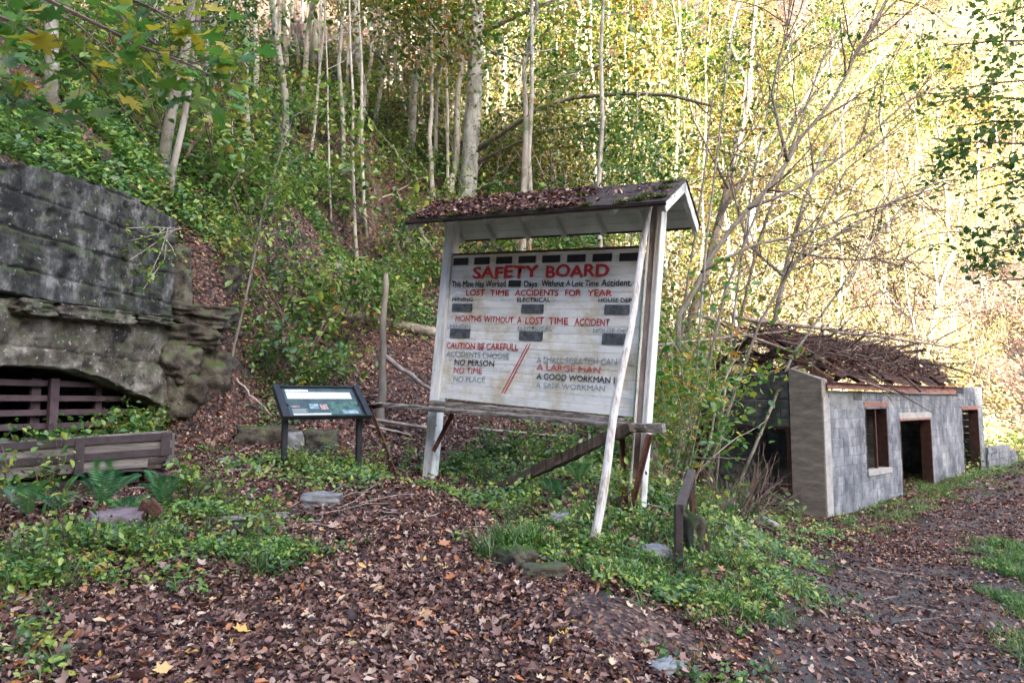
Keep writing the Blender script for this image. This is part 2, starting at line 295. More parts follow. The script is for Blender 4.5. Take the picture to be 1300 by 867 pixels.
def ground_material():
    m, t, N, L = nodes('forest_floor'); out = N('OutputMaterial'); b = N('BsdfPrincipled'); L(b.outputs[0], out.inputs[0])
    co = N('NewGeometry').outputs['Position']
    v = N('TexVoronoi'); v.inputs['Scale'].default_value = 30; L(co, v.inputs['Vector'])
    sx = N('SeparateXYZ'); L(v.outputs['Color'], sx.inputs[0])
    r = ramp(t, [(0, (.022, .014, .015)), (.45, (.06, .035, .032)), (.7, (.12, .068, .05)), (.9, (.20, .12, .085)), (1, (.30, .16, .08))]); L(sx.outputs[0], r.inputs[0])
    n = noise(N, L, co, 1.1, 6, .7); rr = ramp(t, [(.48, (0, 0, 0)), (.62, (1, 1, 1))]); L(n.outputs[0], rr.inputs[0])
    mx = N('MixRGB'); mx.inputs[2].default_value = (.03, .026, .024, 1); L(rr.outputs[0], mx.inputs[0]); L(r.outputs[0], mx.inputs[1])
    L(mx.outputs[0], b.inputs['Base Color']); b.inputs['Roughness'].default_value = .95
    bp = N('Bump'); bp.inputs['Strength'].default_value = .7; bp.inputs['Distance'].default_value = .03; L(v.outputs['Distance'], bp.inputs['Height']); L(bp.outputs[0], b.inputs['Normal'])
    return m
M['floor'] = ground_material()
def axis(parts):
    out = []
    for a, b, s in parts: out.append(np.arange(a, b - 1e-6, s))
    out.append([parts[-1][1]]); return np.concatenate(out)
gx = axis([(-260, -60, 12), (-60, -20, 2), (-20, -8, .5), (-8, 5, .1), (5, 18, .2), (18, 40, .8), (40, 80, 2), (80, 300, 12)])
gy = axis([(-260, -100, 12), (-100, -10, 3), (-10, 2, .5), (2, 11, .1), (11, 20, .2), (20, 50, .5), (50, 100, 2), (100, 400, 15)])
XX, YY = np.meshgrid(gx, gy, indexing='ij'); ZZ = G(XX, YY)
nx, ny = XX.shape; idx = np.arange(nx * ny).reshape(nx, ny)
q = np.stack([idx[:-1, :-1], idx[1:, :-1], idx[1:, 1:], idx[:-1, 1:]], -1).reshape(-1, 4)
zq = ZZ.ravel()[q]; cxq = XX.ravel()[q].mean(1); cyq = YY.ravel()[q].mean(1)
cut = (zq.max(1) - zq.min(1) > 1.0) & (np.abs(cxq - xwall(cyq)) < .5) & (cyq < 9.46) & (cyq > 1.5)
q = q[~cut]
me = np_mesh('ground', np.stack([XX, YY, ZZ], -1).reshape(-1, 3), q.ravel(), np.full(len(q), 4), M['floor'], None, True)
ground = tag(link('ground', me), kind='structure')

# path sheet
PC = np.array([(1.4, -8), (1.6, -2), (2.0, 2), (2.75, 5), (4.2, 7.4), (6.1, 9.6), (10.0, 14.2), (14.6, 18.9), (22, 26.5), (34, 37)])
def pathline():
    p = []; 
    for a, b in zip(PC[:-1], PC[1:]):
        n = max(2, int(np.linalg.norm(b - a) / .25)); p += [a + (b - a) * i / n for i in range(n)]
    p = np.array(p + [PC[-1]]); k = np.ones(9) / 9
    for c in (0, 1): p[4:-4, c] = np.convolve(p[:, c], k, 'valid')
    return p
PL = pathline()
def pdist(x, y):
    P = PL[::2]; x = np.asarray(x); y = np.asarray(y); o = np.empty(len(x))
    for i in range(0, len(x), 20000): o[i:i + 20000] = np.sqrt(((x[i:i + 20000, None] - P[None, :, 0]) ** 2 + (y[i:i + 20000, None] - P[None, :, 1]) ** 2).min(1))
    return o
T = np.gradient(PL, axis=0); T /= np.linalg.norm(T, axis=1, keepdims=True); Np = np.c_[T[:, 1], -T[:, 0]]
ks = np.linspace(-1, 1, 13); hw = 1.25 + .12 * np.sin(np.arange(len(PL)) * .35) + .08 * np.sin(np.arange(len(PL)) * .9)
Q = PL[:, None, :] + Np[:, None, :] * (ks[None, :, None] * hw[:, None, None])
pz = G(Q[..., 0], Q[..., 1]) + .012 - .02 * (np.abs(ks)[None] > .9)
ni, nj = Q.shape[:2]; idx = np.arange(ni * nj).reshape(ni, nj)
q = np.stack([idx[:-1, :-1], idx[:-1, 1:], idx[1:, 1:], idx[1:, :-1]], -1).reshape(-1, 4)
M['path'] = mk('path_dirt', [(.3, (.035, .031, .030)), (.55, (.075, .066, .062)), (.75, (.14, .12, .11))], 3, .9, .9, 34, world=True, stain=((.09, .05, .04), 9, .5, .62))
tag(link('path', np_mesh('path', np.c_[Q.reshape(-1, 2), pz.reshape(-1)], q.ravel(), np.full(len(q), 4), M['path'], None, True)), kind='structure')

# ------------------------------------------------------------------ rocks
from mathutils import noise as mnoise
def rock(name, c, dims, rz=0, m='sandstone', label=None, seed=0, parent=None, sub=11, tilt=(0, 0), sharp=.22, rough=.12):
    vs = []; fs = []; n = sub; ids = {}
    def vid(i, j, k):
        if (i, j, k) in ids: return ids[(i, j, k)]
        p = Vector((2 * i / n - 1, 2 * j / n - 1, 2 * k / n - 1)); s = p.normalized() ; p = p * (1 - sharp) + s * sharp * 1.15
        q_ = p * 1.3 + Vector((seed * 7.1, seed * 3.3, seed * 1.7)); d = mnoise.noise(q_) * rough * 2.0 + mnoise.noise(q_ * 3) * rough * .9 + (round(mnoise.noise(q_ * 1.7 + Vector((9, 9, 9))) * 5) / 5) * rough * 1.1 + mnoise.noise(q_ * 7) * rough * .45
        p = p * (1 + d); ids[(i, j, k)] = len(vs); vs.append((p.x * dims[0] / 2, p.y * dims[1] / 2, p.z * dims[2] / 2)); return ids[(i, j, k)]
    for a in range(n):
        for b in range(n):
            for f in (0, n):
                q1 = [(f, a, b), (f, a + 1, b), (f, a + 1, b + 1), (f, a, b + 1)]; q2 = [(a, f, b), (a, f, b + 1), (a + 1, f, b + 1), (a + 1, f, b)]; q3 = [(a, b, f), (a + 1, b, f), (a + 1, b + 1, f), (a, b + 1, f)]
                for q_ in (q1, q2, q3):
                    q_ = [vid(*t_) for t_ in q_]; fs.append(q_ if f else q_[::-1])
    mb = MB().add(vs, fs); o = mb.build(name, M[m], parent, smooth=True)
    o.location = tuple(c); o.rotation_euler = (tilt[0], tilt[1], rz)
    if label: tag(o, label, 'rock')
    return o

# ------------------------------------------------------------------ concrete drift portal on the left
WR = np.array([-4.8, 9.5]); WA = nrm(np.array([.33, 1.0])); WN = np.array([WA[1], -WA[0]])      # WN faces the viewer
portal = empty('mine_portal', (WR[0], WR[1], 0), math.atan2(WA[1], WA[0]), 'stained concrete mine entrance wall with low arched opening set in the hillside', 'mine entrance')
def wp(px, py, off=0):
    r = ray(px, py)[:2]; t = ((WR - WN * off) @ WN) / (r @ WN); p = r * t
    return float((p - WR) @ WA), float(1.6 + ray(px, py)[2] * t)
def slab(xs, lo, hi, nz, y0, y1, seed, amp=.03, nsc=2.0):
    n = len(xs); V = []; Fc = []
    def nz_(x, z):
        p = Vector((x * nsc, z * nsc, seed)); gr = ((z + .05 * x + .02 * mnoise.noise(p * 2)) / .42) % 1.0; gv = -.022 if gr < .07 else 0; pk = -max(0, mnoise.noise(p * 2.2 + Vector((3, 1, 7))) - .32) * .16
        return gv + pk + amp * (mnoise.noise(p) * 1.6 + mnoise.noise(p * 3) * .9 + mnoise.noise(p * 8) * .45)
    for i, x in enumerate(xs):
        for k in range(nz + 1):
            z = lo[i] + (hi[i] - lo[i]) * k / nz
            V.append((x, y0 - nz_(x, z), z + (.4 * nz_(z * 3, x * 3) if k in (0, nz) else 0)))
    m_ = len(V)
    for i, x in enumerate(xs):
        V.append((x, y1, lo[i])); V.append((x, y1, hi[i]))
    w = nz + 1
    for i in range(n - 1):
        for k in range(nz): Fc.append((i * w + k, (i + 1) * w + k, (i + 1) * w + k + 1, i * w + k + 1))
        Fc.append((i * w, m_ + 2 * i, m_ + 2 * i + 2, (i + 1) * w)); Fc.append((i * w + nz, (i + 1) * w + nz, m_ + 2 * i + 3, m_ + 2 * i + 1))
        Fc.append((m_ + 2 * i, m_ + 2 * i + 1, m_ + 2 * i + 3, m_ + 2 * i + 2))
    for i in (0, n - 1):
        Fc.append(tuple([i * w + k for k in range(w)] + [m_ + 2 * i + 1, m_ + 2 * i]))
    return MB().add(V, Fc)
arch = [wp(x, y) for x, y in [(50, 465), (90, 468), (130, 479), (170, 496), (209, 516)]]
xc0 = arch[0][0]; ax = [a[0] for a in arch]; az = [a[1] for a in arch]
axs = [2 * xc0 - a for a in ax[::-1]][:-1] + ax; azs = az[::-1][:-1] + az
xs = np.linspace(-6.2, 0, 150)
split = [wp(x, y) for x, y in [(0, 371), (60, 384), (110, 391), (160, 399), (212, 404)]]
spz = np.interp(xs, [s[0] for s in split], [s[1] for s in split])
tp = [wp(x, y) for x, y in [(0, 206), (35, 212), (106, 228), (159, 247), (212, 276)]]
tz = np.interp(xs, [-6] + [s[0] for s in tp], [4.5] + [s[1] for s in tp])
lowz = np.interp(xs, axs, azs, left=.4, right=.4)
lowz = np.where((xs >= axs[0] - .01) & (xs <= axs[-1]), lowz, .5)
slab(xs, spz + .02, tz, 90, -.05, .5, 3.0, .022, 3.2).build('upper_wall', M['concrete_dark'], portal, True)
slab(xs, lowz, spz - .035, 40, 0, .6, 9.0, .035, 2.6).build('lower_wall', M['concrete_mid'], portal, True)
# end return of the wall, top cap, tunnel lining
slab(np.linspace(-6.2, -.02, 12), np.full(12, 2.5), np.full(12, 2.9), 2, .12, .55, 2, .02).build('joint_core', M['concrete_dark'], portal, True)
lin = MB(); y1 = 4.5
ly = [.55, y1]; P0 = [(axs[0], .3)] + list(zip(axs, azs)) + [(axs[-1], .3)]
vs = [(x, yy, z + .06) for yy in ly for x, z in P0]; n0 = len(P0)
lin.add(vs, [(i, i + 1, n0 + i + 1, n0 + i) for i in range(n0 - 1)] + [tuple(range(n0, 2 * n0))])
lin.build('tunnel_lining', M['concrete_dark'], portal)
MB().box(-6, 0, .0, 5, .2, .52).build('tunnel_floor', M['path'], portal)
for (a, b, h, s) in [(14, 58, 386, 1), (64, 158, 396, 2), (163, 212, 403, 3)]:
    x0, z0 = wp(a, h); x1, z1 = wp(b, h + 3)
    o = rock('ledge_stone', ((x0 + x1) / 2, .0, (z0 + z1) / 2 - .03), (abs(x1 - x0) * 1.0, .36, .17 if s < 3 else .1), 0, 'concrete_mid', None, s, portal, sub=14, tilt=(0, -.03), sharp=.2)
# steel gate inside the arch
gate = empty('steel_gate', (WR[0], WR[1], 0), math.atan2(WA[1], WA[0]), 'brown steel bar gate closing the arched mine opening', 'gate')
gz = [wp(6, y, -.35)[1] for y in (483, 505, 526, 546, 566)]
for k, z in enumerate(gz):
    MB().box(-5.0, -.1, .30, .40, z - .036, z + .036, tone=k / 5).build('rail', M['rail_steel'], gate, bevel=.006)
for px, y_, w in [(112, .26, .055), (101, .42, .06), (178, .42, .05), (-40, .26, .055)]:
    x0 = wp(px, 520, -.3)[0]; ztop = float(np.interp(x0, axs, azs)) - .02
    MB().box(x0 - w, x0 + w, y_ - .025, y_ + .03, .45, min(ztop, gz[0] + .06)).build('post', M['rail_steel'], gate, bevel=.005)

# rock outcrop beside the portal
for (px, py, Y, dx, dy, dz, rz, ti, lab, sd) in [
    (240, 427, 9.95, .85, .8, .34, .3, (.1, 0), 'rounded brown ledge boulder directly right of the concrete portal', 4),
    (228, 462, 9.8, .55, .7, .52, .5, (.1, .15), 'upright sandstone block under the rounded ledge boulder by the portal', 5),
    (240, 500, 9.9, .55, .7, .6, .2, (.1, .1), 'lowest dark sandstone block at the foot of the portal wall', 6),
    (248, 398, 10.1, 1.05, .9, .30, .2, (.15, .1), 'flat overhanging sandstone slab above the rounded boulder', 7),
    (257, 362, 10.5, .85, .25, 1.0, -.2, (-.45, .55), 'steeply tilted pale slab leaning beside the portal top', 8),
    (228, 332, 10.1, .36, .5, .46, .2, (.1, 0), 'small squared pale stone beside the upper corner of the portal', 9),
    (272, 428, 10.6, .7, .8, .45, .4, (0, .1), 'dark shadowed boulder tucked behind the portal ledge', 10),
    (222, 375, 10.0, .5, .5, .75, .1, (0, 0), 'dark weathered block between portal wall and tilted slab', 17),
    (262, 480, 10.2, .9, .9, .7, .1, (0, 0), 'dark rock face low in the bank right of the portal', 18)]:
    rock('boulder', at(px, py, Y), (dx, dy, dz), rz, 'sandstone', lab, sd, tilt=ti, sub=14)
for (px, py, dx, dy, dz, rz, m, lab, sd) in [
    (405, 643, .38, .28, .15, .2, 'stone_grey', 'smooth flat grey rock alone among the leaves on the clearing', 11),
    (142, 681, .40, .3, .26, .3, 'stone_purple', 'purplish squared rock in the ferns below the mine car', 12),
    (832, 713, .26, .2, .15, .1, 'stone_grey', 'pale whitish rock in the grass left of the steel corner rail', 13),
    (335, 566, .72, .3, .34, .15, 'sandstone', 'long mossy stone block left behind the information panel', 14),
    (371, 573, .24, .24, .34, .2, 'stone_grey', 'squarish grey stone behind the information panel left leg', 15),
    (404, 572, .42, .3, .34, .1, 'sandstone', 'rounded grey stone block behind the middle of the information panel', 16),
    (655, 722, .22, .3, .18, .6, 'sandstone', 'mossy stone edge at the left tip of the grassy bank', 19),
    (712, 668, .2, .2, .15, .2, 'stone_grey', 'small half buried grey stone left of the leaning pole foot', 20),
    (884, 712, .14, .45, .5, .1, 'sandstone', 'mossy upright curb stone behind the steel corner rail', 21),
    (690, 735, .3, .2, .12, .2, 'sandstone', 'low dark stone at the front foot of the grassy bank', 22),
    (845, 858, .2, .13, .07, .5, 'stone_grey', 'flat pale stone at the very bottom edge of the clearing', 23),
    (290, 668, .8, .2, .09, .15, 'weathered', 'flat weathered grey sill half buried in grass below the panel', 24),
    (285, 590, .16, .12, .1, .5, 'stone_grey', 'small round stone between mine car and information panel', 25)]:
    h = hit(px, py); rock('rock', (h[0], h[1] + dy * .25, h[2] + dz * .22), (dx, dy, dz), rz, m, lab, sd)

# ------------------------------------------------------------------ old mine car in front of the portal
car = empty('mine_car', (-3.55, 7.2, 0), math.atan2(.6, 1.4), 'low wooden mine car side with brown steel straps in front of the portal', 'mine car')
zt = 1.285
def cb(name, x0, x1, y0, y1, a, b, m, tone=.5):        # board hung below the top line, following the slope of the car
    sl = .055; mb = MB(); vs = []
    for x in (x0, x1):
        for y_ in (y0, y1):
            for z in (a, b): vs.append((x, y_, zt + z + sl * x))
    mb.add(vs, [(0, 1, 3, 2), (4, 6, 7, 5), (0, 4, 5, 1), (2, 3, 7, 6), (1, 5, 7, 3), (0, 2, 6, 4)], tone); return mb.build(name, M[m], car, bevel=.004)
for (a, b) in [(-.165, -.075), (-.345, -.255), (-.255, -.165), (-.075, -.01)]:
    cb('side_board', -3.4, -.05 if a > -.3 else -.22, .02, .05, a, b, 'weathered', random.random())
cb('strap', -3.4, 0, 0, .018, -.078, 0, 'brown_steel'); cb('strap', -3.4, 0, 0, .018, -.235, -.158, 'brown_steel', .3)
for xq in (-.02, -.78, -1.52, -2.3): 
    cb('upright_strap', xq - .085, xq, -.016, -.001, -.36 if xq < -.1 else -.24, .003, 'brown_steel', .8)
    for zz in (-.04, -.2):
        mb = MB(); 
        for dx_ in (-.06, -.025):
            p = Vector((xq + dx_, -.017, zt + zz + .055 * xq)); mb.tube([p, p + Vector((0, -.008, 0))], .008, 8)
        mb.build('rivet', M['brown_steel'], car)
cb('far_side', -3.4, -.1, 1.05, 1.1, -.34, -.02, 'weathered'); cb('floor_deck', -3.4, -.1, .05, 1.05, -.37, -.33, 'dark_wood')
cb('end_board', -.06, -.03, .05, 1.05, -.33, -.05, 'weathered', .2)
cb('under_frame', -3.4, -.3, .10, .22, -.50, -.42, 'brown_steel'); cb('under_frame', -3.4, -.3, .85, .97, -.50, -.42, 'rust')
for xq in (-1.05, -2.6):
    mb = MB(); p = Vector((xq, .16, zt - .50 + .055 * xq)); mb.tube([p, p + Vector((0, .05, 0))], .15, 20); mb.tube([p - Vector((0, .02, 0)), p], .06, 12); mb.build('wheel', M['brown_steel'], car, smooth=False)
    mb = MB(); mb.tube([p, p + Vector((0, 1.0, 0))], .03, 8); mb.build('axle', M['brown_steel'], car)
# arched metal skirt hanging at the right end
pts = [Vector((x, -.01, zt - .38 - .10 * ((x + .35) / .4) ** 2 * 1.0)) for x in np.linspace(-.75, .05, 9)]
mb = MB()
for a, b in zip(pts[:-1], pts[1:]): mb.bar(a, b, .03, .02)
mb.build('bent_strap', M['brown_steel'], car)

# ------------------------------------------------------------------ information panel
ra = math.radians(33)
panel = empty('information_panel', (-2.51, 7.6, .78), ra, 'low tilted black framed information panel on two posts left of the board', 'information panel')
pw = .855
for x in (0, pw): MB().box(x - .03, x + .03, -.03, .03, -.25, .80).build('leg', M['black_metal'], panel, bevel=.004)
tl = math.radians(36); R = Matrix.Translation((0, -.18, .66)) @ Matrix.Rotation(tl, 4, 'X')
pl = .545
MB().box(-.02, pw + .02, 0, pl, -.02, .0, R).build('panel_board', M['black_metal'], panel)
for x in (-.045, pw + .045): MB().box(x - .035, x + .035, -.03, pl + .03, -.04, .035, R).build('side_frame', M['black_metal'], panel, bevel=.005)
MB().box(-.01, pw + .01, -.02, .0, -.03, .02, R).build('edge_frame', M['black_metal'], panel); MB().box(-.01, pw + .01, pl, pl + .02, -.03, .02, R).build('edge_frame', M['black_metal'], panel)
def flat(name, c, sc=30, c2=None): return mk(name, [(.4, c), (.6, c2 or c)], sc, .25, 0)
M['p_green'] = flat('print_green', (.05, .085, .08), 5, (.03, .04, .05)); M['p_white'] = flat('print_white', (.40, .43, .40), 50, (.66, .69, .66))
M['p_map'] = flat('print_map', (.08, .16, .11), 14, (.02, .05, .06)); M['p_blue'] = flat('print_blue', (.3, .42, .48), 22, (.10, .16, .2)); M['p_pink'] = flat('print_pink', (.5, .38, .36), 40, (.2, .12, .1))
def pr(a, b, c, d, m, k): MB().box(a * pw, b * pw, c * pl, d * pl, .0015 * k - .001, .0015 * k, R).build('print', M[m], panel)
pr(0.02, .98, .02, .98, 'p_green', 1); pr(.05, .93, .60, .84, 'p_white', 2); pr(.05, .36, .86, .93, 'p_white', 2); pr(.06, .55, .03, .10, 'p_white', 2)
pr(.55, .97, .05, .5, 'p_map', 2); pr(.3, .42, .25, .42, 'p_blue', 3); pr(.44, .54, .22, .4, 'p_pink', 3); pr(.72, .93, .08, .2, 'p_blue', 3); pr(.06, .17, .3, .36, 'p_pink', 3)
for r_ in range(4): pr(.06, .26 - .03 * (r_ % 2), .17 - .035 * r_ + .06, .175 - .035 * r_ + .065, 'p_white', 3)

# ------------------------------------------------------------------ the safety board
TL, BL, TR, BR = at(572.7, 324.4, 8.4), at(561.4, 505, 8.4), at(815, 314.7, 7.05), at(807, 529.5, 7.05)
bu = nrm(TR - TL + BR - BL); bv = TL - BL + TR - BR; bv = nrm(bv - bu * (bu @ bv)); bn = np.cross(bu, bv); BO = (TL + BL + TR + BR) / 4
board = empty('safety_board', (0, 0, 0), 0, 'white painted wooden safety notice board with hand lettering under a small leaf covered roof', 'notice board')
Mx = Matrix((bu, -bn, bv)).transposed().to_4x4(); Mx.translation = Vector(BO) + Vector(bv) * -1.85; board.matrix_world = Mx     # local X right, Y away, Z up; origin at the foot
ZO = 1.85
def pb(px, py, off=0):
    r = ray(px, py); t = ((BO - bn * off - EYE) @ bn) / (r @ bn); q_ = EYE + r * t - BO; return float(q_ @ bu), float(q_ @ bv) + ZO
HW, Z0, Z1 = 1.262, ZO - .885, ZO + .885
NPK = 19; ph = (Z1 - Z0) / NPK
for k in range(NPK):
    mb = MB(); z0 = Z0 + k * ph; d = random.uniform(-.0022, .0022); tlt = random.uniform(-.002, .002)
    sag = lambda x: -.006 * (1 - (x / HW) ** 2)
    n = 8; vs = []
    for i in range(n + 1):
        x = -HW + 2 * HW * i / n
        for (y_, z) in [(d, z0 + .0015), (d + tlt, z0 + ph - .0015), (d + .019, z0 + ph - .0015), (d + .019, z0 + .0015)]: vs.append((x, y_, z + sag(x)))
    fs = [(0, 1, 2, 3), tuple(n * 4 + j for j in (3, 2, 1, 0))]
    for i in range(n): fs += [(i * 4 + j, i * 4 + 4 + j, i * 4 + 4 + (j + 1) % 4, i * 4 + (j + 1) % 4) for j in range(4)]
    mb.add(vs, fs, random.random()).build('plank', M['plank'], board)
for x in (-1.1, 0, 1.1): MB().box(x - .04, x + .04, .024, .07, Z0 - .02, Z1).build('batten', M['dark_wood'], board)
MB().box(-HW, HW, -.005, .03, Z1 + .002, Z1 + .022).build('top_rail', M['rust'], board)
MB().box(-HW + .1, HW - .1, -.006, .022, Z0 - .045, Z0 - .012).build('lower_rail', M['dark_wood'], board)
# posts: left solid, right a hollow of boards
def post(x0, x1, y0, y1, z0, z1, name='post', m='white_paint', tone=.5):
    MB().box(x0, x1, y0, y1, z0, z1, tone=tone).build(name, M[m], board, bevel=.004)
post(-1.405, -1.268, -.03, .11, -.25, ZO + 1.33); post(1.30, 1.318, -.055, .1, -.1, ZO + 1.30, 'post_board'); post(1.32, 1.44, .085, .105, -.3, ZO + 1.30, 'post_board')
post(1.425, 1.445, -.055, .083, -.25, ZO + 1.32, 'post_board'); post(1.32, 1.42, -.03, .083, -.3, ZO + 1.30, 'post_core', 'deadwood')
post(1.385, 1.424, -.05, -.03, -.25, ZO + 1.3, 'post_board', 'pole_paint')
# old nail heads on the left post
for (px, py) in [(558, 362), (557, 370), (556, 470), (554, 530), (556, 560), (558, 540)]:
    x, z = pb(px, py, .03); MB().box(x - .006, x + .006, -.036, -.03, z - .006, z + .006).build('nail', M['rust'], board)
# roof
RZ, EZF, EZB, DY, XL, XR = ZO + 1.56, ZO + 1.195, ZO + 1.225, .53, -1.58, 1.63
def slope_box(name, x0, x1, s0, s1, t0, t1, side, m, tone=.5, bevel=0, parent=board):
    """box on a roof slope: s along slope 0 ridge..1 eave, t above the slope plane"""
    ez = EZF if side < 0 else EZB; a = Vector((0, 0, RZ)); b = Vector((0, side * DY, ez)); d = (b - a); nn = Vector((0, -d.z * side, d.y * side)).normalized()
    if nn.z < 0: nn = -nn
    vs = []
    for x in (x0, x1):
        for s in (s0, s1):
            for t in (t0, t1): p = a + d * s + nn * t; vs.append((x, p.y, p.z))
    return MB().add(vs, [(0, 1, 3, 2), (4, 6, 7, 5), (0, 4, 5, 1), (2, 3, 7, 6), (1, 5, 7, 3), (0, 2, 6, 4)], tone).build(name, M[m], parent, bevel=bevel)
for side in (-1, 1):
    for k in range(5): slope_box('roof_board', XL, XR, k / 5 + .004, (k + 1) / 5 - .004, -.022, -.002, side, 'soffit', random.random())
    for x in (-1.5, -1.0, -.48, .03, .55, 1.08, 1.62): slope_box('rafter', x - .02, x + .02, .02, .98, -.10, -.024, side, 'soffit', random.random())
    for x in (XL - .022, XR + .002): slope_box('barge_board', x, x + .02, 0, 1.02, -.10, -.001, side, 'white_paint', bevel=.003)
    slope_box('drip_edge', XL - .03, XR + .03, 1.0, 1.035, -.03, .0, side, 'roofing')
# roofing felt: a lumpy sheet
for side in (-1, 1):
    ez = EZF if side < 0 else EZB; n = 50; w = 12; vs = []
    for i in range(n + 1):
        for j in range(w + 1):
            x = XL - .035 + (XR - XL + .07) * i / n; s = j / w * 1.03; b_ = .010 + .014 * mnoise.noise(Vector((x * 3, s * 3, side))) + .004 * (j % 3 == 0)
            vs.append((x, side * DY * s, RZ + (ez - RZ) * s + .005 + abs(b_)))
    mb = MB().add(vs, [(i * (w + 1) + j, (i + 1) * (w + 1) + j, (i + 1) * (w + 1) + j + 1, i * (w + 1) + j + 1)[::side] for i in range(n) for j in range(w)]).build('roofing', M['roofing'], board, True)
    md = mb.modifiers.new('thick', 'SOLIDIFY'); md.thickness = .008; md.offset = -1
MB().box(-1.35, 1.42, -.02, .03, ZO + 1.30, ZO + 1.37).build('header_beam', M['soffit'], board)
def moss_clump(name, c, r, h, parent, n=160):
    pos = np.array([c]) + rng.normal(size=(n, 3)) * np.array([r[0], r[1], h]) * .4; 
    return scatter(name, P_RHOMB, pos, rng.normal(size=(n, 3)) * .5 + [0, 0, 1], rng.uniform(.015, .035, n), rng.uniform(.2, .8, n), M['moss_leaf'], parent)
M['moss_leaf'] = mk_leaf('moss_leaf', [(0, (.035, .07, .01)), (.6, (.12, .18, .02)), (1, (.25, .28, .05))], .2)
for (x, s, r) in [(1.42, .75, .1), (1.5, .1, .12), (1.35, .9, .1), (-.3, .98, .12), (.3, .99, .1), (-.9, .97, .14), (-1.5, .9, .1), (1.5, .4, .16), (1.2, .95, .14), (.8, .98, .1), (.6, .4, .1), (1.56, .85, .12), (-1.3, .3, .1)]:
    o = moss_clump('moss', (x, -DY * s, RZ + (EZF - RZ) * s + .03), (r, .06), .02, board)
nl = 3600; x = rng.uniform(XL, XR, nl); x = np.where(rng.random(nl) < .72, rng.uniform(XL, .75, nl), x); s = rng.uniform(.02, 1.0, nl)
keep = (x < .55 + .15 * np.sin(s * 9)) | (rng.random(nl) < .22); x, s = x[keep], s[keep]; nl = len(x)
pos = np.c_[x, -DY * s, RZ + (EZF - RZ) * s + .03 + rng.uniform(0, .03, nl)]
o = scatter('leaf_litter', P_OVAL, pos, rng.normal(size=(nl, 3)) * .45 + [0, -.5, 1], rng.uniform(.035, .075, nl), rng.beta(2, 3, nl), M['litter'], board); o['kind'] = 'stuff'

# lettering
def lettering(txt, xl, yl, xr, yr, h, m, k=0, bold=.022):
    S4 = 4.563; f = lambda x, y: pb(550 + x / S4, 310 + y / S4, 0)
    a = f(xl, yl); b = f(xr, yr); c = f(xl, yl - h); H = c[1] - a[1]
    cu = bpy.data.curves.new('lettering', 'FONT'); cu.body = txt; cu.size = 1; cu.resolution_u = 3; cu.fill_mode = 'FRONT'
    ob = bpy.data.objects.new('tmp', cu); C.objects.link(ob); dg = bpy.context.evaluated_depsgraph_get(); dg.update()
    me = bpy.data.meshes.new_from_object(ob.evaluated_get(dg)); bpy.data.objects.remove(ob); bpy.data.curves.remove(cu)
    n = len(me.vertices); co = np.empty(n * 3, np.float32); me.vertices.foreach_get('co', co); co = co.reshape(-1, 3)
    nl_ = len(me.loops); li_ = np.empty(nl_, np.int32); me.loops.foreach_get('vertex_index', li_); cn = np.empty(len(me.polygons), np.int32); me.polygons.foreach_get('loop_total', cn)
    bpy.data.meshes.remove(me)
    x0, x1 = co[:, 0].min(), co[:, 0].max(); VV = []; LL = []; CC = []
    # brush thickness: the same strokes laid a few times, slightly shifted
    for q_, (dx, dz) in enumerate([(0, 0), (-bold, .3 * bold), (bold, -.3 * bold), (.2 * bold, .8 * bold), (-.2 * bold, -.8 * bold)]):
        u = (co[:, 0] + dx - x0) / (x1 - x0); v = (co[:, 1] + dz) / .73
        ch = np.floor(u * len(txt) + .001); jit = .05 * H * np.sin(ch * 2.7 + len(txt)) + .012 * H * np.sin(co[:, 0] * 9 + co[:, 1] * 7)
        VV.append(np.stack([a[0] + (b[0] - a[0]) * u, np.full(n, -.0065 - .0003 * q_), a[1] + (b[1] - a[1]) * u + v * H + jit], -1)); LL.append(li_ + n * q_); CC.append(cn)
    o = link('lettering', np_mesh('lettering', np.concatenate(VV), np.concatenate(LL), np.concatenate(CC), M[m]), board); o['label'] = 'painted words ' + txt; return o
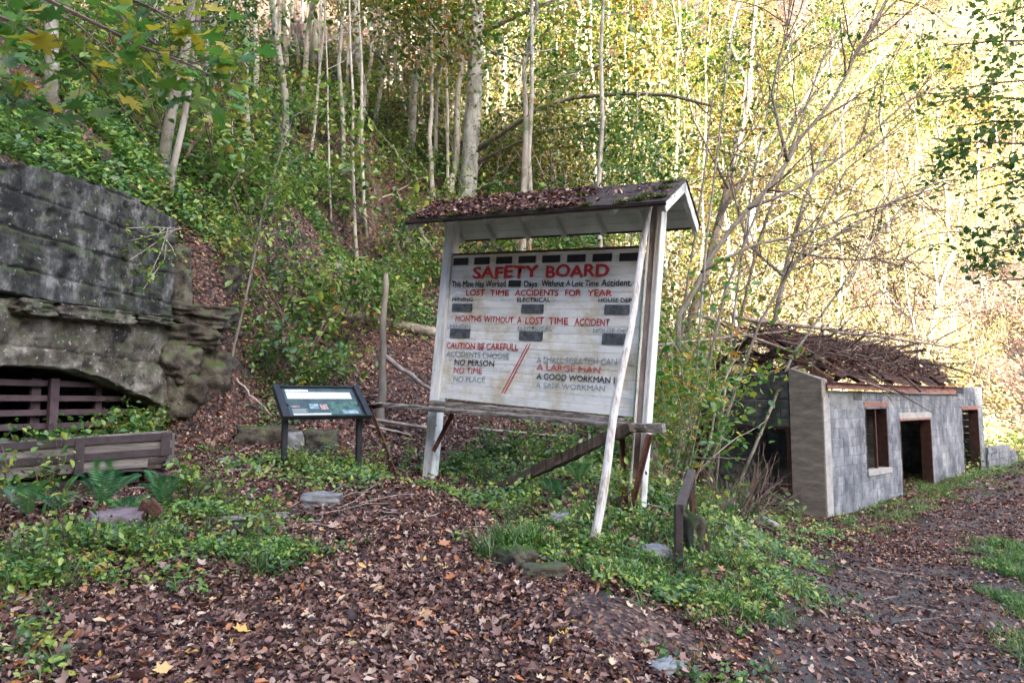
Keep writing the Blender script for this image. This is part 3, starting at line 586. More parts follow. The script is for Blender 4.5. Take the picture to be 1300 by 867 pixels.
TX = [('SAFETY', 232, 198, 605, 193, 68, 'red_paint', .035), ('BOARD', 655, 192, 1015, 186, 70, 'red_paint', .035),
      ('This Mine Has Worked', 108, 250, 420, 247, 38, 'black_paint', .018), ('Days', 527, 247, 602, 247, 36, 'black_paint', .018), ('Without', 628, 246, 758, 245, 38, 'black_paint', .018), ('A', 770, 245, 795, 244, 34, 'black_paint', .018), ('Lost Time', 805, 245, 958, 243, 36, 'black_paint', .018), ('Accident.', 975, 243, 1150, 241, 40, 'black_paint', .018),
      ('LOST', 192, 298, 298, 298, 36, 'red_paint', .018), ('TIME', 330, 298, 438, 298, 34, 'red_paint', .018), ('ACCIDENTS', 475, 299, 725, 299, 36, 'red_paint', .018), ('FOR', 765, 299, 855, 299, 36, 'red_paint', .018), ('YEAR', 895, 300, 1035, 300, 38, 'red_paint', .018),
      ('MINING', 112, 332, 230, 332, 24, 'black_worn', .018), ('ELECTRICAL', 486, 335, 678, 335, 26, 'black_worn', .018), ('HOUSE DEPT.', 958, 337, 1180, 338, 26, 'black_worn', .018),
      ('MONTHS', 130, 448, 280, 451, 36, 'red_worn', .018), ('WITHOUT', 295, 452, 465, 457, 36, 'red_worn', .018), ('A', 487, 460, 513, 460, 40, 'red_worn', .018), ('LOST', 535, 461, 640, 463, 40, 'red_worn', .018), ('TIME', 670, 464, 780, 466, 40, 'red_worn', .018), ('ACCIDENT', 820, 469, 1022, 474, 40, 'red_worn', .018),
      ('MINING', 98, 484, 218, 485, 24, 'grey_faded', .018), ('ELECTRICAL', 490, 501, 690, 503, 26, 'grey_faded', .018), ('HOUSE DEPT.', 928, 512, 1170, 517, 26, 'grey_faded', .018),
      ('CAUTION BE CAREFULL', 78, 603, 492, 615, 36, 'red_worn', .018), ('ACCIDENTS CHOOSE', 78, 650, 440, 665, 34, 'grey_faded', .018), ('NO PERSON', 125, 698, 353, 708, 34, 'black_worn', .018), ('NO TIME', 120, 745, 282, 750, 36, 'red_faded', .018), ('NO PLACE', 118, 795, 300, 803, 34, 'grey_faded', .018),
      ('A SMALL SCRATCH CAN KILL', 600, 686, 1165, 702, 36, 'grey_faded', .018), ('A LARGE MAN', 600, 726, 968, 748, 36, 'red_faded', .018), ('A GOOD WORKMAN IS', 600, 780, 1075, 808, 36, 'black_worn', .018), ('A SAFE WORKMAN', 595, 832, 995, 853, 34, 'grey_faded', .018)]
for t_ in TX: lettering(*t_[:7], bold=t_[7])
def patch(name, x0, y0, x1, y1, m, th=.006):
    S4 = 4.563; a = pb(550 + x0 / S4, 310 + y1 / S4); b = pb(550 + x1 / S4, 310 + y0 / S4)
    MB().box(a[0], b[0], -.006 - th, -.0035, a[1], b[1]).build(name, M[m], board)
for r_ in [(118, 80, 206, 124), (238, 76, 330, 120), (365, 72, 460, 116), (495, 68, 597, 112), (632, 64, 738, 109), (776, 59, 885, 106), (923, 54, 1038, 103), (1078, 50, 1195, 100)]: patch('slate', *r_, 'slate', .004)
patch('slate', 437, 210, 510, 248, 'slate')
for r_ in [(110, 346, 228, 388), (512, 350, 642, 398), (992, 352, 1140, 405), (98, 492, 218, 540), (498, 507, 636, 555), (978, 520, 1125, 578)]: patch('slate', *r_, 'slate_worn')
for dx in (0, 16):
    a = pb(550 + (545 + dx) / 4.563, 310 + 578 / 4.563); b = pb(636.5 + dx / 4.563, 499.5); vs = [(a[0], -.0068, a[1]), (a[0] + .014, -.0068, a[1]), (b[0] + .014, -.0068, b[1]), (b[0], -.0068, b[1])]
    MB().add(vs, [(0, 1, 2, 3)]).build('painted_stripe', M['red_worn'], board)

# rail and its rusty angle-iron supports in front of the board
def bw(x, y, z): return Mx @ Vector((x, y, z))
def bpt(px, py, off): x, z = pb(px, py, off); return bw(x, -off, z)
rail = empty('bench_rail', tuple(bw(0, -.3, .3)), 0, 'weathered splitting timber rail on rusty angle iron supports across the board front', 'timber rail')
ri = Matrix.Translation(-rail.location)
def rb(a, b): return ri @ Vector(a), ri @ Vector(b)
def lumber(name, a, b, w, h, m, parent, seed=1, n=14, amp=.012, up=(0, 0, 1), taper=1):
    a = Vector(a); b = Vector(b); d = (b - a).normalized(); x = d.cross(Vector(up)).normalized(); y = x.cross(d).normalized(); vs = []; cr = [(-1, -1), (0, -1.05), (1, -1), (1.03, 0), (1, 1), (0, 1.02), (-1, 1), (-1.04, 0)]
    for i in range(n + 1):
        p = a.lerp(b, i / n); f = 1 + (taper - 1) * i / n
        for j, (u, v) in enumerate(cr):
            e = mnoise.noise(Vector((i * .8, j * 1.3, seed * 5.1))) * amp
            vs.append(p + x * (u * w / 2 * f + e) + y * (v * h / 2 * f + e) + d * (e * 2.5 if i in (0, n) else 0))
    fs = [(i * 8 + j, i * 8 + (j + 1) % 8, i * 8 + 8 + (j + 1) % 8, i * 8 + 8 + j) for i in range(n) for j in range(8)] + [tuple(range(8))[::-1], tuple(n * 8 + j for j in range(8))]
    return MB().add([tuple(v) for v in vs], fs).build(name, M[m], parent)
a, b = rb(bpt(507, 514, .22), bpt(842, 542, .22)); lumber('plank', a, b, .20, .045, 'weathered', rail, 1, 30, .02)
a, b = rb(bpt(560, 512, .1), bpt(800, 534, .1)); lumber('plank', a, b, .10, .05, 'weathered', rail, 2, 24, .02)
a, b = rb(bpt(828, 543, .22), bpt(862, 543, .22)); lumber('end_block', a, b, .10, .085, 'weathered', rail, 3, 4, .008)
def angle_iron(a, b, w, parent, name='support', m='rust'):
    mb = MB(); a, b = rb(a, b); d = (b - a).normalized(); x = d.cross(Vector((0, 1, 0))).normalized(); y = d.cross(x)
    mb.bar(a, b, w, .008, up=y); mb.bar(a + x * w / 2 + y * w / 2, b + x * w / 2 + y * w / 2, .008, w * .9, up=y); mb.build(name, M[m], parent)
for (p, q_, o1, o2) in [((510, 518), (544, 604), .3, .3), ((581, 525), (563, 572), .05, .1), ((801, 556), (824, 672), .12, .30), ((849, 550), (823, 668), .28, .32), ((509, 518), (528, 516), .3, .3)]:
    angle_iron(bpt(*p, o1), bpt(*q_, o2), .05, rail)

# leaning peeled pole
h = hit(751, 690); top = bpt(838, 258, .12)
pole = MB(); p0 = Vector(h) + Vector((0, 0, -.08)); pts = [p0.lerp(top, i / 14) + Vector((.012 * math.sin(i * .9), .01 * math.cos(i * 1.3), 0)) for i in range(15)]
pole.tube(pts, np.linspace(.042, .030, 15), 10); tag(pole.build('leaning_pole', M['pole_paint'], None, False), 'long pale peeling pole leaning against the right end of the board', 'pole')
# fallen dark timber
h = hit(616, 634); e = bpt(828, 541, .3); e = Vector(e) + Vector((0, -.08, .0))
o = lumber('fallen_timber', Vector(h) + Vector((-.02, 0, .03)), e, .13, .10, 'dark_wood', None, 4, 22, .02); tag(o, 'dark split timber sloping from the ground up to the rail end', 'timber')
# steel corner rail
h = hit(861, 728); T1 = at(861, 640, h[1]); T2 = at(878, 600, h[1] + 1.1)
cr = empty('steel_corner_rail', (h[0], h[1], h[2]), 0, 'short rusty square steel handrail with one post on the bank right of the board', 'handrail'); li = lambda p: Vector(p) - Vector(h)
MB().bar(li((h[0], h[1], h[2] - .25)), li(T1), .062, .062, up=(0, 1, 0)).build('post', M['brown_steel'], cr, bevel=.004)
MB().bar(li(T1) + Vector((0, -.03, -.03)), li(T2), .07, .07).build('top_bar', M['brown_steel'], cr, bevel=.004)
MB().bar(li(T2) + Vector((.01, 0, -.03)), Vector(li(T2)) + Vector((-.02, -.1, -.85)), .03, .012).build('brace', M['rust'], cr)
MB().bar(li(T2) + Vector((0, .0, -.02)), li(T2) + Vector((0, 0, -.9)), .05, .05, up=(0, 1, 0)).build('post', M['brown_steel'], cr)
h = hit(183, 672); o = MB(); o.bar((-.05, .1, -.1), (0, -.05, .22), .05, .09); o.bar((0, -.05, .22), (.06, -.12, .12), .05, .09); o = o.build('rusty_iron_piece', M['rust'], None); o.location = tuple(h); o.rotation_euler = (0, 0, .9); tag(o, 'bent rusty iron piece standing in the ferns below the mine car', 'scrap iron')
# PART2
# ------------------------------------------------------------------ ruined block building
BA = nrm(np.array([.754, .656])); BB = np.array([-BA[1], BA[0]]); B0 = np.array([6.35, 14.0]); BZ = -.74
bld = empty('ruined_building', (B0[0], B0[1], BZ), math.atan2(BA[1], BA[0]), 'roofless grey concrete block building beside the path with open doorways', 'building')
def wl(px, py, off=0):
    r = ray(px, py)[:2]; o = B0 + BB * off; nn = BB; t = (o @ nn) / (r @ nn); p = r * t - B0
    return float(p @ BA), float(1.6 + ray(px, py)[2] * t) - BZ
def bz(s): return np.interp(s, [0, 10.7], [0, .22])          # ground line along the wall
openings = []
w0 = wl(1101, 597); w1 = wl(1125, 514); win = (w0[0], w1[0], w0[1], wl(1112, 514)[1])
d0 = wl(1146, 616); d1 = wl(1181, 530); dor = (d0[0], d1[0], -1, wl(1160, 531)[1])
e0 = wl(1225.5, 603); e1 = wl(1241, 519); dr2 = (e0[0], e1[0], -1, wl(1232, 518)[1])
openings = [win, dor, dr2]
ubox = MB().box(0, 1, 0, 1, 0, 1); 
def blockmesh(name, m, sd):
    # a unit block with softened, slightly chipped rim
    r_ = random.Random(sd); vs = []; c = .03
    for (x, y, z) in [(0, 0, 0), (1, 0, 0), (1, 1, 0), (0, 1, 0), (0, 0, 1), (1, 0, 1), (1, 1, 1), (0, 1, 1)]:
        vs.append((x, y, z))
    fr = [(c, -.04, c * 1.5), (1 - c, -.04, c * 1.5), (1 - c, -.04, 1 - c * 1.5), (c, -.04, 1 - c * 1.5)]
    vs += [(a + r_.uniform(-.012, .012), b + r_.uniform(-.01, .01), d + r_.uniform(-.03, .03)) for a, b, d in fr]
    fs = [(0, 3, 2, 1), (4, 5, 6, 7), (1, 2, 6, 5), (2, 3, 7, 6), (3, 0, 4, 7), (8, 9, 10, 11), (0, 1, 9, 8), (1, 5, 10, 9), (5, 4, 11, 10), (4, 0, 8, 11)]
    return MB().add(vs, fs).mesh(name, M[m])
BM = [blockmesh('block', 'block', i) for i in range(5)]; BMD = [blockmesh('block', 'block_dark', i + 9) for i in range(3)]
CH, BL_ = .198, .405; nblk = 0; farb = MB(); core = MB()
def top_at(s): return 2.50 + (.16 if s > 8.8 else 0) - (.02 if s < 1.3 else 0)
for k in range(14):
    za = k * CH; off = (k % 2) * BL_ / 2; x = .27
    edges = [.27]; e = .27 + (BL_ if not k % 2 else BL_ / 2)
    while e < 10.62: edges.append(e); e += BL_
    edges.append(10.67)
    for a, b in zip(edges[:-1], edges[1:]):
        if za + CH * .5 > top_at((a + b) / 2) + bz(a) * .6: continue
        segs = [(a, b)]
        for o in openings:
            if za + CH * .5 < o[3] and za + CH * .5 > o[2]:
                ns = []
                for (p, q_) in segs:
                    if q_ <= o[0] or p >= o[1]: ns.append((p, q_))
                    else:
                        if p < o[0]: ns.append((p, o[0]))
                        if q_ > o[1]: ns.append((o[1], q_))
                segs = ns
        for p, q_ in segs:
            if q_ - p < .05: continue
            core.box(p, q_, .006, .18, za, za + CH)
            recess = .0
            if k == 12 and a < 1.35: continue
            if k == 11 and .27 <= a < 1.3: recess = .03
            yy = random.uniform(-.003, .003) + recess
            if nblk < 262:
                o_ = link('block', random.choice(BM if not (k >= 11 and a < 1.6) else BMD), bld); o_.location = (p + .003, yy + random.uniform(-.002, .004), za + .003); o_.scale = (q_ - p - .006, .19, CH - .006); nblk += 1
            else: farb.box(p + .006, q_ - .006, yy - .004, .19, za + .005, za + CH - .005, tone=random.random())
core.build('mortar_core', M['mortar'], bld)
if farb.v: tag(farb.build('far_blocks', M['block'], bld), kind='stuff')
# gable wall above the big side opening (runs away along local y)
gcore = MB(); ng = 0
for k in range(6):
    za = 1.80 + k * CH; e = .72 + (k % 2) * .2; ed = [.72] + ([e] if k % 2 else []); y = ed[-1]
    while y < 2.95: y += BL_; ed.append(min(y, 3.0))
    for a, b in zip(ed[:-1], ed[1:]):
        if b - a < .04: continue
        gcore.box(.03, .18, a, b, za, za + CH)
        if ng < 36:
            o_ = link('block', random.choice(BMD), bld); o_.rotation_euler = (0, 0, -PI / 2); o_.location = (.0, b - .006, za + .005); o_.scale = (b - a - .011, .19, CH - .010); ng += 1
gcore.build('gable_core', M['mortar'], bld)
# interior and back walls as joined blocks
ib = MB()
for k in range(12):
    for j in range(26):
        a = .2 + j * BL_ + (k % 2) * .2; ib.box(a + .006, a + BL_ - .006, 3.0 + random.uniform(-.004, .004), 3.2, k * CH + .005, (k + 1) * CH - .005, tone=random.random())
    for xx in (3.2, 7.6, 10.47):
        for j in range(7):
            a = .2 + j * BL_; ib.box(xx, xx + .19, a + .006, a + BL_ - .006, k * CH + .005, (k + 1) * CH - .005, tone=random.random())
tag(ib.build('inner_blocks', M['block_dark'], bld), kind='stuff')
MB().box(.2, 10.6, .2, 3.0, -.1, .03).build('floor_slab', M['path'], bld)
# pillar: broad board-marked face on the gable side, pale strip on the path side, sloping top
pd = .70; zb, zf = 3.06, 2.80
def prism(name, x0, x1, y0, y1, zf, zb, m):
    vs = [(x0, y0, -.25), (x1, y0, -.25), (x1, y1, -.25), (x0, y1, -.25), (x0, y0, zf), (x1, y0, zf), (x1, y1, zb), (x0, y1, zb)]
    return MB().add(vs, [(0, 3, 2, 1), (4, 5, 6, 7), (0, 1, 5, 4), (1, 2, 6, 5), (2, 3, 7, 6), (3, 0, 4, 7)]).build(name, M[m], bld, bevel=.008)
prism('pillar', -.03, .24, .0, pd, zf, zb, 'pillar')
for k in range(9):
    z = .3 * k - .1; MB().box(-.034, -.029, .01, pd - .01, z + .012, z + .292 if k < 8 else z + .28, tone=random.random()).build('board_mark', M['pillar'], bld)
MB().box(-.025, .262, -.02, -.001, -.25, 2.43).build('pillar_face', M['pillar_pale'], bld, bevel=.006)
# steel opening frame
MB().box(-.01, .15, .72, .80, -.2, 1.8).build('opening_post', M['rust_dark'], bld); MB().box(-.01, .16, .72, 3.0, 1.765, 1.797).build('opening_lintel', M['rust_dark'], bld); MB().box(0, .16, 2.92, 3.1, -.2, 1.765).build('opening_post', M['rust_dark'], bld)
# door and window frames
def frame(name, o, z0, wide=.0, jw=.05):
    f = MB().box(o[0], o[0] + jw * .6, -.012, .2, z0, o[3] - .002).build(name, M['rust_dark'], bld)
    MB().box(o[1] - jw, o[1] - .002, -.012, .22 + wide, z0, o[3] - .002, tone=.3).build('jamb', M['rust_dark'], f)
    MB().box(o[0], o[1], -.014, .2, o[3] - .045, o[3] - .001).build('head', M['rust_pink'], f); return f
fw = frame('window_frame', win, win[2]); MB().box((win[0] + win[1]) / 2 + .1, (win[0] + win[1]) / 2 + .16, .06, .12, win[2], win[3] - .04).build('mullion', M['rust_dark'], fw)
frame('door_frame', dor, -.1, .02); frame('door_frame', dr2, .05, .02)
MB().box(win[0] - .06, win[1] + .12, -.022, .19, win[3] + .002, win[3] + .07).build('lintel', M['rust_pink'], bld, bevel=.004)
MB().box(win[0] - .02, win[1] + .08, -.045, .19, win[2] - .13, win[2] - .002).build('sill', M['pillar_pale'], bld, bevel=.01)
MB().box(dor[0] - .04, dor[1] + .06, -.02, .19, dor[3] + .002, dor[3] + .15).build('lintel', M['pillar_pale'], bld, bevel=.006)
MB().box(dr2[0] - .08, dr2[1] + .08, -.02, .19, dr2[3] + .002, dr2[3] + .06).build('lintel', M['rust_pink'], bld, bevel=.004)
# rusty eaves channel, in two lengths, and rafters of steel channel
def channel(name, a, b, w, h, m='rust', side=1):
    mb = MB(); a = Vector(a); b = Vector(b); mb.bar(a, b, .012, h); x = (b - a).normalized().cross(Vector((0, 0, 1))).normalized() * side
    up = Vector((0, 0, h / 2)); mb.bar(a + up + x * w / 2, b + up + x * w / 2, w, .012); mb.bar(a - up + x * w / 2, b - up + x * w / 2, w, .012); return mb.build(name, M[m], bld)
channel('eaves_channel', (.14, -.04, 2.68), (4.4, -.04, 2.66), .12, .13, 'rust_pink'); channel('eaves_channel', (4.2, .03, 2.64), (8.4, .03, 2.66), .12, .2, 'rust_pink')
RG = 3.85
for x in (.35, 1.9, 3.6, 5.4, 7.2):
    channel('rafter', (x, -.05, 2.75), (x, 1.6, RG), .08, .14); channel('rafter', (x, 3.25, 2.75), (x, 1.6, RG), .08, .14)
channel('ridge_channel', (.2, 1.6, RG + .02), (7.4, 1.6, RG - .3), .08, .12)
for y_, z in ((.55, 3.15), (1.1, 3.52), (2.2, 3.48)): channel('purlin', (.2, y_, z), (7.5, y_, z - .1), .05, .06)
for j in range(7):
    xa = .75 + j * 1.0
    p = lambda x, t: (x, -.08 + 1.68 * t, 2.80 + (RG - 2.80) * t + .07 + .03 * math.sin(x * 7))
    vs = []; n = 12
    for i in range(n + 1):
        x = xa + .99 * i / n
        for t in (.0, .33, .66, 1.0): q_ = p(x, t); vs.append((q_[0], q_[1], q_[2] + (.018 if i % 2 else 0) - .12 * (j % 2) * (t == 0)))
    o_ = MB().add(vs, [(i * 4 + k, i * 4 + 4 + k, i * 4 + 5 + k, i * 4 + 1 + k) for i in range(n) for k in range(3)]).build('roof_sheet', M['rust_dark'], bld); md = o_.modifiers.new('s', 'SOLIDIFY'); md.thickness = .006
# low end wall
lw = empty('low_block_wall', tuple(np.r_[B0 + BA * 10.9, g1(*(B0 + BA * 10.9)) - .1]), math.atan2(BA[1], BA[0]), 'low stub of grey block wall continuing past the far end of the ruin', 'wall')
for k in range(4):
    for j in range(8):
        if k == 3 and j > 5: continue
        o_ = link('block', random.choice(BM), lw); o_.location = (j * BL_ + (k % 2) * .1, random.uniform(-.01, .01), k * CH); o_.scale = (BL_ - .012, .19, CH - .01)

# ------------------------------------------------------------------ plants: generators
def rv(s=1): return Vector((random.gauss(0, s), random.gauss(0, s), random.gauss(0, s)))
def grow(mb, p, d, L, r, depth, tips, up=.06, wob=.18, kids=4, k=5, mind=.35, spread=.9, shrink=.6):
    n = max(3, int(5 * min(1, L) + 3)); pts = [Vector(p)]; d = Vector(d).normalized(); dirs = [d]
    for i in range(n):
        d = (d + rv(wob) * .6 + Vector((0, 0, up))).normalized(); pts.append(pts[-1] + d * L / n); dirs.append(d)
    mb.tube(pts, np.linspace(r, r * .35, n + 1), max(3, k), False, tone=.5)
    if depth == 0: tips.extend(pts[n // 2:]); return pts
    for c in range(kids):
        t = random.uniform(mind, 1); i = min(n - 1, int(t * n)); f = t * n - i; q_ = pts[i].lerp(pts[i + 1], f)
        nd = (dirs[i] + rv(spread) * .7).normalized()
        grow(mb, q_, nd, L * shrink * random.uniform(.6, 1.2), r * (1 - .6 * t) * .6, depth - 1, tips, up, wob * 1.2, kids, k - 1, mind, spread, shrink)
    tips.append(pts[-1]); return pts
def leafcloud(name, tips, n, sz, m, parent, rad=.3, tone=(2, 3), up=.8, proto=P_RHOMB, kind=None, tlo=0, thi=1):
    t_ = np.array([tuple(t) for t in tips]); c = t_[rng.integers(0, len(t_), n)]; pos = c + rng.normal(size=(n, 3)) * rad
    # tone drifts from clump to clump
    base = (np.sin(c[:, 0] * 2.1 + c[:, 2] * 1.3) + np.sin(c[:, 1] * 1.7 - c[:, 2] * 2.2)) * .17
    tn = np.clip(tlo + (thi - tlo) * rng.beta(*tone, n) + base, 0, 1)
    return scatter(name, proto, pos, rng.normal(size=(n, 3)) * .6 + [0, 0, up], np.clip(np.exp(rng.normal(-.08, .34, n)), .4, 1.55) * sz, tn, M[m], parent)
def trunk_pts(a, b, n=8, wob=.04):
    a = Vector(a); b = Vector(b); return [a.lerp(b, i / n) + Vector((random.gauss(0, wob), random.gauss(0, wob), 0)) * (1 if 0 < i < n else 0) for i in range(n + 1)]
def tree_at(bx, by, tx, ty, wpx, label, name='slender_tree', bark='bark_pale', H=None, crown=2500, leaf='leaf_green', lsz=.13, limbs=6, group=None, y0=9.0, crad=.5, cstart=.55, tone=(2, 3), llen=.22, dY=0):
    """a tree whose foot and lean follow the photograph; its height runs on above the frame"""
    h = hit(bx, by, y0); Y = h[1]; tpt = at(tx, ty, Y + dY); root = empty(name, h, 0, label, 'tree', group)
    d = (tpt - h); d = d / max(d[2], .5); H = H or max(9.0, (tpt - h)[2] * 1.25); r = max(.02, wpx / 2 / F * Y)
    top = d * H; mb = MB(); n = 12; pts = trunk_pts((0, 0, -.3), top, n, r * .55); mb.tube(pts, [r * (1.25 if i == 0 else 1 - .72 * i / n) for i in range(n + 1)], 10)
    mb.build('trunk', M[bark], root, True); bm_ = MB(); tips = []
    for i in range(limbs):
        t = random.uniform(cstart, .98); p = pts[min(n - 1, int(t * n))].lerp(pts[min(n, int(t * n) + 1)], t * n % 1); a = random.uniform(0, 2 * PI)
        grow(bm_, p, (math.cos(a), math.sin(a), random.uniform(.2, .9)), H * llen * random.uniform(.6, 1.2) * (1.3 - t * .6), r * (1 - .7 * t) * .5, 2, tips, .04, .2, 3, 5)
    if bm_.v: bm_.build('branches', M[bark], root, True)
    if crown and tips: leafcloud('crown', tips, crown, lsz, leaf, root, crad, tone)
    return root

# ------------------------------------------------------------------ the large pale tree behind the board and its limbs
h = hit(594, 262, 9); Yt = h[1]
syc = empty('sycamore_tree', h, 0, 'thick mottled pale trunk rising behind the left of the board roof, with arching limbs', 'tree')
L3 = lambda px, py, dY=0: Vector(at(px, py, Yt + dY)) - Vector(h)
mb = MB(); rr_ = 11 / F * Yt
mb.tube([L3(590, 300), L3(593, 262), L3(597, 200), L3(602, 120), L3(605, 40), L3(607, -40), L3(612, -160), L3(618, -300)], [rr_ * 1.2, rr_ * 1.05, rr_, rr_ * .93, rr_ * .85, rr_ * .8, rr_ * .6, rr_ * .35], 14); mb.build('trunk', M['bark_syc'], syc, True)
tips = []
for pts_, w_, kd in [([(606, 45, 0), (640, 28, -.3), (672, 14, -.6), (705, 0, -1), (760, -30, -1.4)], 8, 5), ([(604, 192, 0), (640, 168, -.5), (680, 140, -1), (730, 124, -1.6), (790, 119, -2.2), (850, 121, -2.8), (905, 135, -3)], 8, 7),
                 ([(602, 208, 0), (650, 185, -.4), (700, 165, -.7), (760, 158, -1.2), (822, 156, -1.6)], 5, 6), ([(598, 247, 0), (615, 236, -.2), (632, 231, -.4), (655, 234, -.6)], 4, 1), ([(604, 90, 0), (580, 40, .4), (560, -10, .8), (540, -60, 1)], 5, 5)]:
    P_ = [L3(*p) for p in pts_]; mb = MB(); mb.tube(P_, np.linspace(w_ / 2 / F * Yt, w_ / 5 / F * Yt, len(P_)), 7)
    for _ in range(kd):
        i = random.randrange(1, len(P_) - 1); p = P_[i].lerp(P_[i + 1], random.random()); d = (P_[i + 1] - P_[i]).normalized() + rv(.8) + Vector((0, 0, .25))
        grow(mb, p, d, random.uniform(.8, 2.0), .025, 2, tips, .02, .25, 3, 4)
    mb.build('limb', M['bark_brown'], syc, True)
leafcloud('foliage', [t for t in tips if t[0] > .3], 6500, .12, 'leaf_yellow', syc, .34, (1.6, 3))

for a in [
    (551, 258, 545, 0, 7, 'thin straight pale stem just left of the thick mottled trunk', 'slender_tree', 'bark_pale'),
    (577, 255, 588, 0, 10, 'pale stem nearest the thick mottled trunk, on its left side', 'slender_tree', 'bark_pale'),
    (567, 258, 567, 0, 5, 'thinnest pale pole between the two stems left of the thick trunk', 'slender_tree', 'bark_pale'),
    (459, 186, 452, 0, 9, 'white barked tree of the forked pair upslope of the board', 'slender_tree', 'bark_pale'),
    (465, 152, 473, 0, 6, 'thin whitish stem right beside the white barked tree upslope', 'slender_tree', 'bark_pale'),
    (516, 192, 541, 0, 12, 'pinkish sunlit trunk leaning right, high on the slope', 'slender_tree', 'bark_pale'),
    (499, 125, 499, 0, 10, 'stout upright brown trunk high on the slope left of the leaning one', 'slender_tree', 'bark'),
    (491, 118, 486, 0, 7, 'thin brown trunk beside the stout upright one high on the slope', 'slender_tree', 'bark'),
    (214, 256, 243, 60, 9, 'crooked grey tree above the top right corner of the portal', 'slender_tree', 'bark'),
    (205, 218, 228, 90, 15, 'broken dark old trunk leaning behind the crooked grey tree', 'slender_tree', 'bark'),
    (295, 207, 292, 40, 5, 'single thin pale pole standing on the slope above the portal', 'slender_tree', 'bark_pale'),
    (391, 226, 412, 20, 4, 'very thin white birch like stem on the slope left of centre', 'slender_tree', 'bark_pale'),
    (361, 92, 359, 0, 7, 'small brown trunk high on the slope upper left', 'slender_tree', 'bark'),
    (62, 172, 70, 40, 18, 'dark thick trunk half hidden behind the hanging maple leaves', 'old_tree', 'bark'),
    (421, 282, 418, 180, 3, 'tiny leafless pale sapling on the mid slope', 'slender_tree', 'bark_pale'),
    (405, 45, 412, 0, 5, 'faint pale stem at the top of the slope left of centre', 'slender_tree', 'bark_pale'),
    (735, 205, 738, 0, 7, 'pale sunlit trunk behind the arching limb of the thick tree', 'slender_tree', 'bark_pale'),
    (760, 190, 757, 0, 5, 'thin pale trunk right of the sunlit one behind the arching limb', 'slender_tree', 'bark_pale'),
    (530, 150, 527, 0, 4, 'thin brown pole behind the pinkish leaning trunk', 'slender_tree', 'bark')]:
    dist = hit(a[0], a[1], 9)[1]
    yl = a[0] > 440
    tree_at(*a[:6], name=a[6], bark=a[7], crown=2600 if a[4] > 4 else 500, leaf='leaf_yellow' if yl else 'leaf_green', lsz=.16 if dist > 18 else .12, limbs=8 if a[4] > 4 else 4, cstart=.45, crad=.6)

# ------------------------------------------------------------------ dead snag, mossy log, sticks
h = hit(482, 545, 8.5); sn = empty('dead_snag', h, 0, 'broken dead tree stem standing alone with a mossy top behind the panel', 'dead tree')
t_ = Vector(at(490, 345, h[1] + .3)) - Vector(h); mb = MB(); pts = trunk_pts((0, 0, -.2), t_, 10, .010); mb.tube(pts, [.08, .066, .06, .063, .054, .057, .05, .052, .044, .046, .034], 9); mb.build('trunk', M['bark_brown'], sn, True)
moss_clump('moss', tuple(t_), (.07, .07), .05, sn, 120)
mb = MB(); a = pts[5]; e = Vector(at(548, 495, h[1] - .1)) - Vector(h); mb.tube(trunk_pts(a, e, 7, .015), np.linspace(.045, .03, 8), 7); mb.build('broken_branch', M['deadwood'], sn, True)
def log(name, a, b, r, m, label, cat='log', ya=8.5, lift=.0, moss=0, n=9, wob=.02, crook=0):
    A = hit(*a, ya) + [0, 0, r * .5 + lift]; B_ = hit(*b, ya) + [0, 0, r * .5 + lift]; o = empty(name, A, 0, label, cat); e = Vector(B_ - A); mb = MB()
    pts = trunk_pts((0, 0, 0), e, n, wob); mb.tube(pts, np.linspace(r, r * .8, n + 1), 9); mb.build('wood', M[m], o, True)
    if moss:
        P_ = np.array([tuple(Vector((0, 0, 0)).lerp(e, t)) for t in rng.random(moss)]) + np.c_[rng.normal(0, r * .5, moss), rng.normal(0, r * .5, moss), np.full(moss, r * .85)]
        scatter('moss', P_RHOMB, P_, rng.normal(size=(moss, 3)) * .4 + [0, 0, 1], rng.uniform(.02, .05, moss), rng.uniform(.3, 1, moss), M['moss_leaf'], o)
    return o
log('mossy_log', (428, 404), (556, 428), .13, 'deadwood', 'mossy fallen log lying on the slope behind the snag', moss=900, ya=9.2)
log('mossy_log', (418, 340), (458, 352), .11, 'deadwood', 'short mossy log end higher on the slope', moss=500, ya=9.2)
log('fallen_branch', (372, 530), (548, 556), .032, 'deadwood', 'long thin fallen branch behind the information panel', 'branch', 8.2, .12, n=12, wob=.03)
log('fallen_branch', (498, 245), (553, 330), .05, 'deadwood', 'brown fallen branch leaning down the slope left of the board post', 'branch', 9.2, .1)
log('fallen_branch', (300, 490), (345, 537), .014, 'twig_pale', 'thin pale curved stick between the boulders and the information panel', 'branch', 8.2, .08)
log('fallen_branch', (460, 160), (530, 250), .03, 'twig_pale', 'thin white fallen sapling across the slope above the board', 'branch', 9.2, .5, n=10, wob=.06)
log('fallen_branch', (480, 268), (545, 235), .022, 'twig_pale', 'white dead branch forking from the slope beside the roof', 'branch', 9.2, .3, wob=.05)
log('birch_log', (922, 641), (985, 676), .055, 'bark_pale', 'pale barked fallen branch in the grass left of the ruin pillar', 'log', 6, .06)
log('birch_log', (905, 668), (948, 700), .045, 'deadwood', 'shorter brown fallen branch beside the pale barked one', 'log', 5, .03)
log('mossy_log', (945, 622), (995, 628), .09, 'deadwood', 'mossy log lying inside the side opening of the ruin', 'log', 6, .05, moss=400)
log('fallen_branch', (470, 548), (520, 556), .02, 'twig_pale', 'broken pale stick on the ground left of the timber rail', 'branch', 7.5, .04)
log('fallen_branch', (600, 555), (720, 565), .02, 'deadwood', 'thin brown branch lying under the board behind the fallen timber', 'branch', 8.0, .12)

